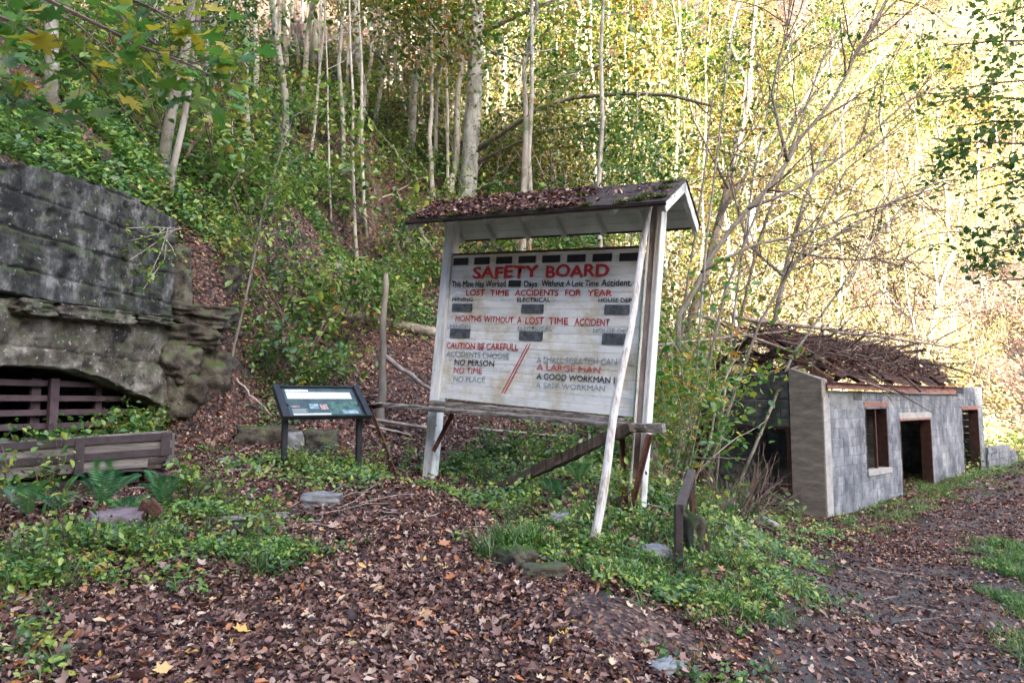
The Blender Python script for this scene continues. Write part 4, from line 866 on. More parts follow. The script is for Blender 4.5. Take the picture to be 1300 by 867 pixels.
# slender sapling with leaves in front of the slope
h = hit(291, 478, 8.3); sp_ = empty('sapling', h, 0, 'slender leafy sapling curving up between portal boulders and information panel', 'tree')
P_ = [Vector(at(x, y, h[1] + i * .05)) - Vector(h) for i, (x, y) in enumerate([(291, 478), (297, 440), (307, 400), (318, 350), (326, 310), (333, 270), (345, 230), (358, 190), (372, 150)])]
mb = MB(); mb.tube(P_, np.linspace(.022, .008, 9), 7); tips = []
for i in (3, 4, 5, 5, 6, 6, 7, 7, 7, 8, 8): grow(mb, P_[i], rv(1) + Vector((0, 0, .3)), random.uniform(.5, 1.1), .01, 1, tips, .0, .25, 3, 4)
mb.build('trunk', M['bark_brown'], sp_, True); leafcloud('foliage', tips, 800, .085, 'leaf_green', sp_, .16, (3, 2.5), proto=P_OVAL)

# ------------------------------------------------------------------ leaning bare trees at the right of the board
def poly_tree(name, label, base, polys, bark, depth, leaf=None, nleaf=0, lsz=.07, ktw=8, Lk=(.5, 1.6), tlen=2, droop=.0, rad=.12, y0=8, tone=(2, 3)):
    h = hit(*base, y0) if len(base) == 2 else at(*base)
    if len(base) == 3: h = np.array([h[0], h[1], g1(h[0], h[1])])
    o = empty(name, h, 0, label, 'tree'); tips = []
    for j, (pl_, w0_, w1_, ys) in enumerate(polys):
        P_ = [Vector(at(x, y, h[1] + ys * i / (len(pl_) - 1))) - Vector(h) for i, (x, y) in enumerate(pl_)]
        # refine with wobble
        Q_ = [P_[0]]
        for a, b in zip(P_[:-1], P_[1:]): Q_ += [a.lerp(b, .5) + rv(.03), b]
        mb = MB(); mb.tube(Q_, np.linspace(w0_ / 2 / F * h[1], w1_ / 2 / F * h[1], len(Q_)), 8 if w0_ > 5 else 5); mt = MB()
        for _ in range(ktw):
            i = random.randrange(len(Q_) // 4, len(Q_) - 1); d = (Q_[i + 1] - Q_[i]).normalized() + rv(.55) + Vector((.1, 0, .1))
            grow(mt, Q_[i].lerp(Q_[i + 1], random.random()), d, random.uniform(*Lk), max(.012, w1_ / 2 / F * h[1]), depth, tips, droop, .22, tlen, 4, .2, .8, .65)
        mb.build('trunk' if j == 0 else 'limb', M[bark], o, True); mt.build('twigs', M['twig'], o)
    if leaf: leafcloud('foliage', tips, nleaf, lsz, leaf, o, rad, tone, proto=P_RHOMB)
    return o
poly_tree('leaning_tree', 'slim pale trunk leaning right just beside the right post of the board', (846, 532), [([(846, 532), (862, 460), (885, 380), (905, 310), (921, 250), (934, 200), (945, 150), (953, 80), (960, 0), (966, -60)], 13, 5, 1.0), ([(916, 270), (960, 200), (1020, 130), (1060, 70), (1100, 0), (1120, -40)], 6, 3, 1.5), ([(925, 240), (880, 150), (865, 60), (850, -20)], 4, 2, .6)], 'bark_brown', 1, 'leaf_green', 700, .09, 9)
poly_tree('leaning_tree', 'thicker leaning trunk behind the slim pale one, spreading bare branches right', (868, 500, 12.0), [([(858, 480), (862, 400), (900, 330), (950, 265), (1000, 205), (1040, 150), (1075, 95), (1110, 30), (1140, -30)], 8, 3.5, 2.0), ([(950, 265), (1010, 240), (1080, 190), (1150, 130), (1190, 110)], 5, 2, 1), ([(890, 345), (960, 310), (1040, 290), (1120, 262), (1190, 232)], 5, 2, 1.4), ([(1000, 205), (980, 120), (1000, 40), (1010, -30)], 5, 2, 1)], 'bark_brown', 2, 'leaf_green', 600, .10, 12, Lk=(.8, 2.6), tlen=3, y0=9)
poly_tree('bare_tree', 'leafless brush tree with dense drooping grey twigs above the ruin roof', (985, 400, 17.6), [([(975, 520), (985, 400), (1000, 330), (1020, 260), (1050, 180), (1090, 110), (1140, 50)], 8, 3, 1.0), ([(1000, 340), (1060, 300), (1130, 260), (1205, 232)], 5, 2, 1.0), ([(995, 350), (950, 310), (930, 240), (935, 160)], 5, 2, .5), ([(1005, 320), (1080, 330), (1150, 330)], 4, 2, .5)], 'bark', 2, 'leaf_yellow', 260, .07, 12, Lk=(.8, 2.4), tlen=3, y0=9, droop=-.02)
poly_tree('bare_tree', 'bare pale stems arching from behind the board to the ruin', (905, 440), [([(880, 470), (900, 420), (940, 380), (990, 340), (1030, 325)], 8, 3, 1.0), ([(870, 460), (905, 340), (950, 300), (1000, 270)], 6, 2, 1.0)], 'bark_pale', 2, None, 0, .1, 10, Lk=(.6, 1.8), tlen=3, y0=8)
poly_tree('bare_tree', 'slim dark upright bare sapling beyond the far end of the ruin roof', (1175, 470), [([(1172, 480), (1182, 420), (1195, 360), (1215, 300), (1222, 250)], 7, 2, .5), ([(1190, 390), (1220, 370), (1270, 350)], 3, 1, .3)], 'bark', 2, None, 0, .1, 8, Lk=(.8, 2.2), tlen=3, y0=18)
for k_, (bx, bY, txp, typ, w_, lab) in enumerate([(858, 10.5, 1010, 150, 5, 'thin leaning sapling closest to the right post, crossing behind the roof gable'), (872, 11.5, 930, 40, 4, 'nearly upright thin grey sapling above the green bush'), (884, 12.5, 1075, 215, 5, 'thin sapling leaning far right over the ruin gable'), (905, 13.5, 985, 95, 4, 'thin pale sapling rising over the left end of the ruin'),
        (850, 12.0, 905, 120, 4, 'short thin sapling right beside the gable of the board roof'), (925, 14.5, 1120, 290, 5, 'low thin stem leaning across the brush above the ruin'), (895, 15.5, 1050, 60, 5, 'tall thin stem leaning right behind the leaning trees')]):
    xb = (bx - 650) / F * bY; gz_ = g1(xb, bY); pb_y = 510 - (gz_ - 1.6) / bY * F; mx_ = (bx + (txp - bx) * .42, pb_y + (typ - pb_y) * .55)
    poly_tree('leaning_sapling', lab, (bx, 0, bY), [([(bx, pb_y), mx_, (txp, typ), (txp + (txp - bx) * .35, typ - 60)], w_, 1.6, 1.0)], ['bark_brown', 'bark'][k_ % 2], 2, 'leaf_yellow' if k_ % 2 else 'leaf_green', 160, .08, 7, Lk=(.6, 1.9), tlen=3)
# compound-leaf tree (sumac like) at the top right
h = hit(1030, 400, 9); su = empty('sumac_tree', h, 0, 'feathery compound leaf tree with drooping green fronds at the upper right', 'tree'); mb = MB(); tips = []
P_ = [Vector(at(x, y, h[1] - 4)) - Vector(h) for x, y in [(1020, 420), (1035, 330), (1030, 230), (1010, 140), (1000, 60), (1030, -10), (1060, -60)]]
mb.tube(P_, np.linspace(.07, .03, 7), 7)
for (x, y) in [(1180, 60), (1160, 110), (1200, 30), (1130, 20), (1120, 150), (1080, 170), (1190, 85), (1060, 30), (1170, -20), (1140, 75)]:
    e = Vector(at(x, y, h[1] - 4 + random.uniform(-1, 1))) - Vector(h); s_ = P_[random.randint(3, 6)]; mid = s_.lerp(e, .5) + Vector((0, 0, .5)); mb.tube([s_, s_.lerp(mid, .6) + Vector((0, 0, .1)), mid, mid.lerp(e, .5) + Vector((0, 0, .12)), e], [.025, .02, .016, .012, .006], 5); tips.append((mid, e))
mb.build('trunk', M['bark'], su, True); pos = []; nn_ = []; tt = []
for mid, e in tips:
    for _ in range(16):
        b = mid.lerp(e, random.uniform(.1, 1.05)); d = (e - mid).normalized() * .6 + rv(.6) + Vector((0, 0, -.25)); d.normalize(); Lf = random.uniform(.35, .6); si = d.cross(Vector((0, 0, 1))).normalized()
        for k in range(9):
            q_ = b + d * Lf * (k + 1) / 9 + Vector((0, 0, -.12 * (k / 9) ** 2))
            for s_ in (-1, 1): pos.append(tuple(q_ + si * s_ * .06)); nn_.append((random.gauss(0, .3), random.gauss(0, .3), 1)); tt.append(tuple(d.cross(si * s_ + d * .4)))
pos = np.array(pos); scatter('foliage', P_RHOMB, pos, np.array(nn_), np.full(len(pos), .13), rng.beta(2, 2.2, len(pos)), M['leaf_maple'], su, wid=np.full(len(pos), .6))

# overhanging tree at the right edge
ho = (6.6, 5.6); ov = empty('overhanging_tree', (ho[0], ho[1], g1(*ho)), 0, 'dark oval leaf branches hanging in at the right edge of the view', 'tree'); mb = MB(); tips = []
v0 = Vector((ho[0], ho[1], g1(*ho))); mb.tube([(0, 0, -.3), (.05, .1, 1.5), (0, .1, 3), (-.1, .2, 4.5), (0, .3, 6.5)], [.14, .12, .1, .08, .04], 9); mb.build('trunk', M['bark'], ov, True); mb = MB()
for (x, y, Y) in [(1200, 55, 6.2), (1215, 110, 6.0), (1205, 160, 6.3), (1170, 130, 6.4), (1195, 175, 6.0), (1230, 215, 5.8), (1225, 245, 6.2), (1235, 295, 6.3), (1250, 355, 6.4), (1240, 20, 6), (1262, 320, 5.8), (1268, 130, 6.0), (1280, 60, 6.2), (1285, 200, 5.6)]:
    e = Vector(at(x, y, Y)) - v0; s_ = Vector((-.05, .15, max(1.8, e.z - random.uniform(.2, .9)))); n = 6; P_ = [s_.lerp(e, i / n) + Vector((0, 0, .25 * math.sin(PI * i / n))) + rv(.02) for i in range(n + 1)]
    mb.tube(P_, np.linspace(.022, .005, n + 1), 5)
    for i in range(2, n): grow(mb, P_[i], (e - s_).normalized() + rv(.5), .5, .005, 1, tips, -.03, .2, 3, 3)
    tips += P_[3:]
mb.build('branches', M['twig'], ov); leafcloud('foliage', tips, 3000, .062, 'leaf_dark', ov, .055, (2.5, 3), proto=P_OVAL)

# foreground maple, upper left
hm = (-4.6, 1.2); mp = empty('maple_tree', (hm[0], hm[1], g1(*hm)), 0, 'maple with big green and yellow leaves hanging in at the upper left', 'tree'); v0 = Vector((hm[0], hm[1], g1(*hm)))
mb = MB(); mb.tube([(0, 0, -.3), (.05, 0, 1.5), (-.05, .1, 3), (0, .2, 5), (.1, .2, 7)], [.2, .17, .15, .12, .06], 10); mb.build('trunk', M['bark'], mp, True)
ml = []
for v_ in range(3):
    pv, pf = P_MAPLE; pv = pv.copy(); pv[:, 2] += .12 * np.sin(pv[:, 0] * (3 + v_)) - .2 * np.abs(pv[:, 1]) * (v_ - 1) * .6; pv[:, 0] += .45
    for tn in (.12, .25, .36, .46, .56, .66, .8): ml.append((tn, np_mesh('leaf', pv, pf.ravel(), np.full(len(pf), 3), M['leaf_maple'], np.full(len(pf), tn))))
mb = MB(); nml = 0
stems = [[(-60, -60), (40, -10), (120, 30), (180, 60), (235, 80), (275, 100)], [(-60, 0), (20, 30), (80, 60), (120, 95), (140, 125)], [(20, -60), (120, -20), (190, 10), (230, 30), (270, 25)], [(-60, 60), (-10, 100), (20, 135)], [(60, -40), (150, 20), (215, 70), (262, 85)], [(-60, -30), (30, 10), (90, 25), (150, 75)]]
for si_, st in enumerate(stems):
    Y0 = 2.5 + .18 * si_; P_ = [Vector(at(x, y, Y0 + .12 * i)) - v0 for i, (x, y) in enumerate(st)]
    mb.tube([P_[0] + (P_[0] - P_[1]) * 3 + Vector((-.2, -.3, .2))] + P_, np.linspace(.014, .004, len(P_) + 1), 5)
    for _ in range(60):
        if nml >= 292: break
        i = random.randrange(0, len(P_) - 1); q_ = P_[i].lerp(P_[i + 1], random.random()); e = q_ + Vector((random.gauss(.02, .11), random.gauss(0, .12), random.gauss(-.03, .10)))
        mb.tube([q_, e], .0015, 3, False)
        tn = random.random() ** 1.4; pick = [m_ for t__, m_ in ml if abs(t__ - (tn * .9 + .05)) < .2] or [m_ for _, m_ in ml]
        o_ = link('leaf', random.choice(pick), mp); o_.location = e; s_ = random.uniform(.09, .165); o_.scale = (s_, s_, s_)
        o_.rotation_euler = (random.gauss(.65, .6), random.gauss(.45, .4), random.uniform(-1.2, 1.0)); nml += 1
mb.build('twigs', M['twig'], mp)
# one hanging yellow leaf
o_ = link('leaf', ml[4][1], mp); o_.location = Vector(at(118, 175, 2.7)) - v0; o_.scale = (.09,) * 3; o_.rotation_euler = (.6, .8, .3)

# ------------------------------------------------------------------ forest: copies of a few kinds
def forest_kind(name, H, r, bark, leaf, ncr, lsz, label, group, crad=.6, cstart=.3, limbs=12, tone=(2, 3), llen=.25):
    root = empty(name, (0, 0, -500), 0, label, 'tree', group); mb = MB(); lean = Vector((random.gauss(0, .06), random.gauss(0, .06), 1)); pts = trunk_pts((0, 0, -.5), lean * H, 9, r * .8)
    mb.tube(pts, [r * (1 - .8 * i / 9) for i in range(10)], 7); tips = []; bm_ = MB()
    for i in range(limbs):
        t = random.uniform(cstart, .98); p = pts[int(t * 8)].lerp(pts[int(t * 8) + 1], t * 8 % 1); a = random.uniform(0, 2 * PI)
        grow(bm_, p, (math.cos(a), math.sin(a), random.uniform(.1, .9)), H * llen * (1.35 - t * .9) * random.uniform(.7, 1.2), r * (1 - .7 * t) * .45, 1, tips, .03, .2, 4, 4)
    k = [mb.build('trunk', M[bark], root, True), bm_.build('branches', M[bark], root)]
    k.append(leafcloud('crown', tips, ncr, lsz, leaf, root, crad, tone)); return root, k
LIT = [forest_kind('yellow_tree', 13, .15, 'bark_pale', 'leaf_yellow', 3800, .17, '', '', crad=.34, limbs=16),
       forest_kind('yellow_tree', 10, .11, 'bark_pale', 'leaf_yellow', 2800, .15, '', '', tone=(2, 4), crad=.3, limbs=14), forest_kind('yellow_tree', 15, .19, 'bark', 'leaf_yellow', 3600, .18, '', '', cstart=.4, tone=(1.6, 3), crad=.38, limbs=16),
       forest_kind('yellow_tree', 12, .10, 'bark_pale', 'leaf_sun_pale', 1100, .16, '', '', cstart=.4, crad=.5, limbs=14), forest_kind('yellow_tree', 11, .09, 'bark_pale', 'leaf_yellow', 2600, .15, '', '', cstart=.3, crad=.3, tone=(3, 2.2), limbs=14)]
POLE = [forest_kind('pole_tree', 14, .085, 'bark_pale', 'leaf_yellow', 420, .15, '', '', cstart=.55, crad=.4, limbs=9, llen=.14), forest_kind('pole_tree', 12, .06, 'bark_pale', 'leaf_yellow', 260, .14, '', '', cstart=.6, crad=.4, limbs=7, llen=.12), forest_kind('pole_tree', 13, .11, 'bark', 'leaf_green', 420, .16, '', '', cstart=.6, crad=.4, limbs=8, llen=.14)]
GRN = [forest_kind('green_tree', 11, .09, 'bark', 'leaf_green', 3800, .17, 'slim green leaved tree on the shaded slope', 'green trees on the shaded slope', cstart=.3), forest_kind('green_tree', 8, .06, 'bark', 'leaf_green', 2200, .14, '', '', cstart=.25)]
LBL = {0: ('pale trunked tree with yellow and green leaves in the sunlit wood behind', 'sunlit yellow trees on the far slope'), 1: ('slim green leaved tree on the shaded slope', 'green trees on the shaded slope')}
used_ = set()
def put(kind, which, x, y, sc, sink=0):
    root, kids = kind; l, g_ = LBL[which]
    if id(root) not in used_: used_.add(id(root)); r = root; r['label'] = l; r['group'] = g_
    else: r = copy_tree(root, kids, l, g_)
    r.location = (x, y, g1(x, y) - sink); r.rotation_euler = (0, 0, random.uniform(0, 6.28)); r.scale = (sc, sc, sc * random.uniform(.9, 1.15)); return r
n = 0; R_ = random.Random(11); spots = []
while n < 125:
    y = R_.uniform(23, 75); x = R_.uniform(-.35, .95) * y
    if x < -.2 * y and R_.random() < .7: continue
    yb = float(np.interp(x, YBX, YBY))
    if y < yb + 2 or pdist([x], [y])[0] < 2.5: continue
    if any((x - a) ** 2 + (y - b) ** 2 < (2.2 + .02 * y) ** 2 for a, b in spots): continue
    spots.append((x, y)); put(LIT[R_.choice([3, 3, 3, 1, 0] if x / y > .42 else [0, 0, 1, 1, 2, 3, 4, 4])], 0, x, y, R_.uniform(.75, 1.2)); n += 1
# right side beyond the path
for (x, y, s_) in [(22, 22, .9), (27, 27, 1.1), (20, 17, .8), (31, 33, 1.2), (26, 21, 1), (36, 36, 1.2), (18, 12.5, .7), (30, 26, 1)]:
    put(LIT[random.choice([0, 1, 3])], 0, x, y, s_)
for (x, y, s_) in [(-12, 17, 1), (-10, 22, 1.1), (-14, 14, 1), (-13, 24, 1.1), (-8.5, 26, 1.1), (-6.2, 13.6, .55), (-16, 20, 1.1), (-2.2, 25, .9), (2.5, 15.5, .6), (3.6, 19.5, .8), (1.2, 20, .8), (-18, 26, 1.2), (-12, 11, .8)]:
    put(GRN[random.choice([0, 1])], 1, x, y, s_)

LBL[4] = ('slim nearly bare pale pole of a tree standing on the wooded slope', 'slim bare trunks on the wooded slope')
n = 0; spots = []
while n < 84:
    y = R_.uniform(14, 46); x = R_.uniform(-.55, .34) * y; yb = float(np.interp(x, YBX, YBY))
    if y < yb + 2 or any((x - a) ** 2 + (y - b) ** 2 < 1.0 for a, b in spots): continue
    if y < 21 and -.14 < x / y < -.02: continue
    spots.append((x, y)); put(POLE[R_.choice([0, 1, 1, 2])], 4, x, y, R_.uniform(.85, 1.25)); n += 1

# shrubs: leafy understory clumps, copied
def shrub_kind(name, H, nst, leaf, nl_, lsz, bark='twig', tone=(2, 3), rad=.16, sp=.7, proto=P_OVAL, cat='shrub'):
    root = empty(name, (0, 0, -500)); root['category'] = cat; mb = MB(); tips = []
    for i in range(nst): a = random.uniform(0, 2 * PI); grow(mb, (random.gauss(0, .08), random.gauss(0, .08), -.1), (math.cos(a) * sp, math.sin(a) * sp, 1), H * random.uniform(.6, 1.1), .010 + .006 * H, 1, tips, .02, .18, 5, 4, .25)
    k = [mb.build('stems', M[bark], root)]
    if nl_: k.append(leafcloud('foliage', tips, nl_, lsz, leaf, root, rad, tone, proto=proto))
    return root, k
SG = [shrub_kind('shrub', 1.2, 6, 'leaf_green', 520, .12, tone=(2.3, 2.3)), shrub_kind('shrub', 1.9, 5, 'leaf_green', 600, .125, rad=.22, tone=(2.3, 2.3)), shrub_kind('shrub', .8, 7, 'leaf_green', 420, .10, tone=(2.3, 2.3)), shrub_kind('shrub', 2.6, 4, 'leaf_green', 620, .13, rad=.28, tone=(2.3, 2.3))]
SL = [shrub_kind('shrub', 2.2, 8, 'leaf_yellow', 900, .13, 'twig_pale', rad=.35, proto=P_RHOMB), shrub_kind('shrub', 3.0, 9, 'leaf_sun_pale', 700, .14, 'twig_pale', rad=.4, proto=P_RHOMB), shrub_kind('shrub', 1.8, 14, 'leaf_sun_pale', 500, .12, 'twig_pale', rad=.25, proto=P_RHOMB), shrub_kind('shrub', 3.4, 8, 'leaf_yellow', 1000, .15, 'twig_pale', rad=.45, proto=P_RHOMB, tone=(2, 4))]
LBL[2] = ('small green leafy shrub on the shaded slope', 'green shrubs on the shaded slope'); LBL[3] = ('straggly yellowish shrub in the sunlit wood behind', 'yellowish shrubs in the sunlit wood')
n = 0; spots = []
while n < 112:
    y = R_.uniform(9.8, 28); x = R_.uniform(-.85, .25) * y
    yb = float(np.interp(x, YBX, YBY))
    if y < yb + .7 or (x < -3 and y < 10.5): continue
    # keep the leaf covered clearing behind the panel open
    if y < 13 and -2.8 < x < .2 and R_.random() < .82: continue
    if 12 < y < 18.5 and -.13 < x / y < -.03: continue
    if any((x - a) ** 2 + (y - b) ** 2 < .45 ** 2 for a, b in spots): continue
    spots.append((x, y)); put(SG[R_.choice([0, 0, 1, 2, 2, 3])], 2, x, y, R_.uniform(.7, 1.2)); n += 1
n = 0; spots = []
while n < 230:
    y = R_.uniform(17, 62); x = R_.uniform(-.1, .95) * y; yb = float(np.interp(x, YBX, YBY))
    if y < yb + .3 or pdist([x], [y])[0] < 2.0: continue
    if x < 3.2 and y < 21: continue
    if any((x - a) ** 2 + (y - b) ** 2 < (.8 + .012 * y) ** 2 for a, b in spots): continue
    spots.append((x, y)); put(SL[R_.choice([1, 2, 2, 1, 0] if x / y > .42 else [0, 1, 2, 3])], 3, x, y, R_.uniform(.7, 1.3)); n += 1

# named bushes
def bush(px, py, kind, sc, label, y0=6, dx=0):
    h = hit(px, py, y0) if px > 20 else np.array([px, py, g1(px, py)]); root, kids = kind; r = copy_tree(root, kids, label); 
    if 'group' in r: del r['group']
    r.location = tuple(h); r.rotation_euler = (0, 0, random.uniform(0, 6)); r.scale = (sc,) * 3; r['category'] = 'bush'; return r
BY = shrub_kind('leafy_bush', 2.3, 8, 'leaf_maple', 1500, .10, 'twig_pale', (2, 3), .16, .35)
BG_ = shrub_kind('leafy_bush', .9, 7, 'leaf_green', 700, .10, 'twig', (2, 3), .12, .8)
BR_ = shrub_kind('dead_bush', 1.1, 16, None, 0, .1, 'twig', (2, 3), .12, .9)
YB_ = shrub_kind('leafy_bush', .8, 7, 'leaf_yellow', 260, .085, 'twig', (2, 3), .12, .8)  # yellow leaf colour stands in for the warm sunlight around the pole foot
LF_ = shrub_kind('leafy_bush', 1.3, 5, 'leaf_dark', 420, .17, 'twig', (3, 2), .10, 1.1)
for a in [(2.72, 11.0, BY, 1.15, 'bright green bush between the board and the ruin side opening'), (2.2, 9.8, BY, .7, 'lower green bush hugging the right post of the board'), (3.3, 10.2, BR_, 1.0, 'brown tangled dead bush in front of the ruin side opening'), (2.75, 8.7, BR_, .8, 'brown dead bush behind the steel corner rail'),
          (3.75, 10.4, LF_, .5, 'broad leaved dark green bush low in front of the ruin opening'), (25, 575, BG_, .8, 'green leafy bush growing behind the mine car at the left edge'), (90, 570, BG_, .7, 'green leafy bush behind the middle of the mine car'), (140, 570, BG_, .75, 'green leafy bush behind the right end of the mine car'),
          (770, 600, BG_, .5, 'low green bush behind the leaning pole'), (640, 585, BG_, .55, 'low green bush below the board centre'), (590, 600, BG_, .35, 'low weeds at the foot of the left board post'), (700, 590, BG_, .5, 'low green bush behind the fallen timber'), (810, 625, YB_, .42, 'weeds tinted yellow for the warm sun patch at the foot of the leaning pole and right post'), (2.0, 8.2, YB_, .5, 'weeds tinted yellow for warm sunlight behind the right board post')]:
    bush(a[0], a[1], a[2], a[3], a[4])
for k_ in (BY, BG_, BR_, LF_, YB_):
    for c in k_[1]: bpy.data.objects.remove(c)
    bpy.data.objects.remove(k_[0])
# the bushes behind the mine car stand on the ground between car and portal
for o in [o for o in C.objects if o.get('label', '').find('mine car') > 0 and o.get('category') == 'bush']:
    fx = {'left edge': (-5.1, 7.6), 'middle': (-4.9, 8.2), 'right end': (-4.85, 8.8)}
    for k_, v_ in fx.items():
        if k_ in o['label']: o.location = (v_[0], v_[1], g1(*v_) - .0)
WD = [shrub_kind('weed', .5, 6, 'leaf_under', 150, .065, 'twig', (2.2, 2.4), .06, .5), shrub_kind('weed', .65, 4, 'leaf_under', 130, .08, 'twig', (2.2, 2.2), .07, .4), shrub_kind('weed', .4, 9, 'grass', 160, .05, 'twig', (2.4, 2), .05, .7)]
LBL[5] = ('loose leafy weed plant growing out of the fallen leaves', 'leafy weeds around the clearing')
for i_, (px, py, s_) in enumerate([(20, 640, .9), (55, 628, .8), (230, 625, .9), (255, 640, .8), (285, 650, .7), (215, 690, .7), (310, 690, .7), (350, 700, .6), (335, 725, .6), (180, 720, .5), (90, 705, .6), (30, 715, .7), (15, 765, .6), (60, 745, .5), (650, 660, .6), (690, 655, .7), (720, 690, .6), (760, 660, .7), (790, 650, .8), (800, 690, .6), (840, 690, .6), (870, 660, .8), (905, 690, .7), (930, 660, .8), (945, 730, .5), (880, 745, .5), (610, 610, .7), (655, 600, .8), (720, 600, .9), (760, 590, .9), (585, 590, .6), (520, 590, .5), (400, 600, .5), (365, 600, .5), (475, 600, .5), (970, 650, .8), (1000, 665, .6), (830, 640, .8)]):
    h = hit(px, py, 3); put(WD[i_ % 3], 5, h[0], h[1], s_)
# vine leaves over the portal wall
h = at(170, 305, 8.9)
vn = empty('hanging_vine', h, 0, 'thin leafy vine hanging over the upper right of the portal wall', 'vine'); mb = MB(); tips = []
for (x, y) in [(200, 300), (160, 290), (165, 330), (190, 350), (150, 310), (225, 330), (180, 370)]:
    e = Vector(at(x, y, 8.7)) - Vector(h); s_ = Vector(at(215 + random.uniform(-20, 20), 290, 9.2)) - Vector(h); mb.tube([s_, s_.lerp(e, .5) + rv(.04), e], .005, 4); tips += [e, s_.lerp(e, .7)]
mb.build('stems', M['twig_pale'], vn); leafcloud('foliage', tips, 170, .075, 'leaf_green', vn, .09, (3, 2.4), proto=P_OVAL)

# ------------------------------------------------------------------ ferns
def frond_mesh(L, sd):
    r_ = random.Random(sd); V = []; Fc = []
    n = 22; px_ = py_ = None; pts = []
    for i in range(n + 1):
        t = i / n; pts.append(Vector((L * math.sin(t * 1.35) / 1.0, 0, L * (.75 * t - .62 * t * t))))
    for i in range(2, n):
        t = i / n; w = L * .26 * math.sin(PI * min(1, t * .93 + .06)) ** .8; p = pts[i]; d = (pts[i + 1] - pts[i - 1]).normalized()
        for s in (-1, 1):
            b = len(V); e = p + Vector((d.x * w * .45, s * w, d.z * w * .3 - w * .15)); hw_ = L / n * .46
            m_ = p.lerp(e, .4); V += [tuple(p), tuple(m_ + d * hw_), tuple(e), tuple(m_ - d * hw_)]; Fc += [(b, b + 1, b + 2), (b, b + 2, b + 3)]
    for i in range(n):
        b = len(V); a, c = pts[i], pts[i + 1]; V += [tuple(a + Vector((0, .004, 0))), tuple(a - Vector((0, .004, 0))), tuple(c)]; Fc += [(b, b + 1, b + 2)]
    V = np.array(V); return np_mesh('frond', V, np.array(Fc).ravel(), np.full(len(Fc), 3), M['fern'], np.full(len(Fc), r_.uniform(.1, .8)))
FM = [frond_mesh(1.0, i) for i in range(4)]
def fern(px, py, L, n, label, y0=4):
    h = hit(px, py, y0); o = empty('fern', h + [0, 0, .04], random.uniform(0, 6), label, 'fern'); L *= .82
    for k in range(n):
        f = link('frond', random.choice(FM), o); s_ = L * random.uniform(.7, 1.1); f.scale = (s_,) * 3; f.rotation_euler = (random.gauss(0, .15), random.uniform(-1.05, -.3), 2 * PI * k / n + random.gauss(0, .25))
for a in [(130, 650, .55, 9, 'large bright fern under the right half of the mine car'), (205, 652, .45, 9, 'full green fern right of the mine car end'), (75, 655, .4, 8, 'dark fern in the shade under the mine car'), (35, 662, .4, 8, 'fern at the left edge below the mine car'),
          (160, 668, .35, 7, 'small fern between the large one and the rusty iron piece'), (735, 618, .5, 8, 'fern growing behind the leaning pole'), (790, 605, .45, 8, 'fern at the foot of the right board post'), (705, 640, .4, 7, 'fern left of the leaning pole foot'),
          (415, 470, .5, 8, 'green fern on the slope above the information panel'), (437, 462, .45, 7, 'second green fern right of the one above the panel'), (320, 470, .4, 7, 'fern behind the top left corner of the information panel'), (250, 640, .3, 7, 'small feathery fern right of the ferns by the mine car'),
          (765, 580, .4, 7, 'fern half hidden under the right end of the board'), (820, 600, .4, 7, 'dark fern right behind the right board post')]: fern(*a)

# ------------------------------------------------------------------ ground cover, litter, grass
def inw(x, y, m=1.08): return np.abs(x) < .76 * m * y + 1.8
def litter(name, x0, x1, y0, y1, n, s0, s1, tone, proto, keep=None, tilt=.45, lift=.02):
    x = rng.uniform(x0, x1, n); y = rng.uniform(y0, y1, n); k = inw(x, y)
    if keep is not None: k &= keep(x, y)
    x, y = x[k], y[k]; n = len(x); nn = gn(x, y); z = G(x, y); dz = rng.random(n) ** 2 * lift + .008
    pos = np.c_[x, y, z] + nn * dz[:, None]; tn = rng.beta(*tone, n)
    return pos, nn + rng.normal(size=(n, 3)) * tilt, s0 + (s1 - s0) * rng.random(n) ** 1.6, tn
def notwall(x, y): return ~((x < xwall(y) + .1) & (y < 9.6) & (x > xwall(y) - 1.0)) & ~((x < xwall(y) - .1) & (y < 4))
def build_litter(parts, proto, m, name, label, cat):
    P_ = np.concatenate([p[0] for p in parts]); N_ = np.concatenate([p[1] for p in parts]); s_ = np.concatenate([p[2] for p in parts]); t_ = np.concatenate([p[3] for p in parts])
    o = scatter(name, proto, P_, N_, s_, t_, M[m]); return tag(o, label, cat, kind='stuff')
def clear_wet(x, y):     # thinner litter on the trodden dark patch and on the path
    w = ((x - .75) / .42) ** 2 + ((y - 4.5) / .38) ** 2; d = pdist(x, y); p = np.where(d < 1.1, np.clip(.36 + .025 * y, 0, .85), 1.0)
    return rng.random(len(x)) < np.where(w < 1, .18, p)
build_litter([litter('a', -5.6, 5.4, 2.2, 6.2, 50000, .020, .068, (1.6, 2.2), P_OVAL, lambda x, y: notwall(x, y) & clear_wet(x, y), .5),
              litter('b', -6, 10, 6.2, 11, 50000, .028, .075, (1.7, 2.6), P_OVAL, lambda x, y: notwall(x, y) & clear_wet(x, y), .5)], P_OVAL, 'litter', 'leaf_litter', 'brown fallen leaves covering the clearing and path', 'leaves')
build_litter([litter('a', -5.6, 5.4, 2.2, 6.2, 74000, .014, .046, (1.8, 2.0), P_CRUMB, lambda x, y: notwall(x, y) & clear_wet(x, y), .6, .025),
              litter('b', -6, 10, 6.2, 13, 50000, .018, .052, (1.9, 2.2), P_CRUMB, lambda x, y: notwall(x, y) & clear_wet(x, y), .6, .025)], P_CRUMB, 'litter', 'leaf_litter', 'small broken brown leaf fragments among the fallen leaves', 'leaves')
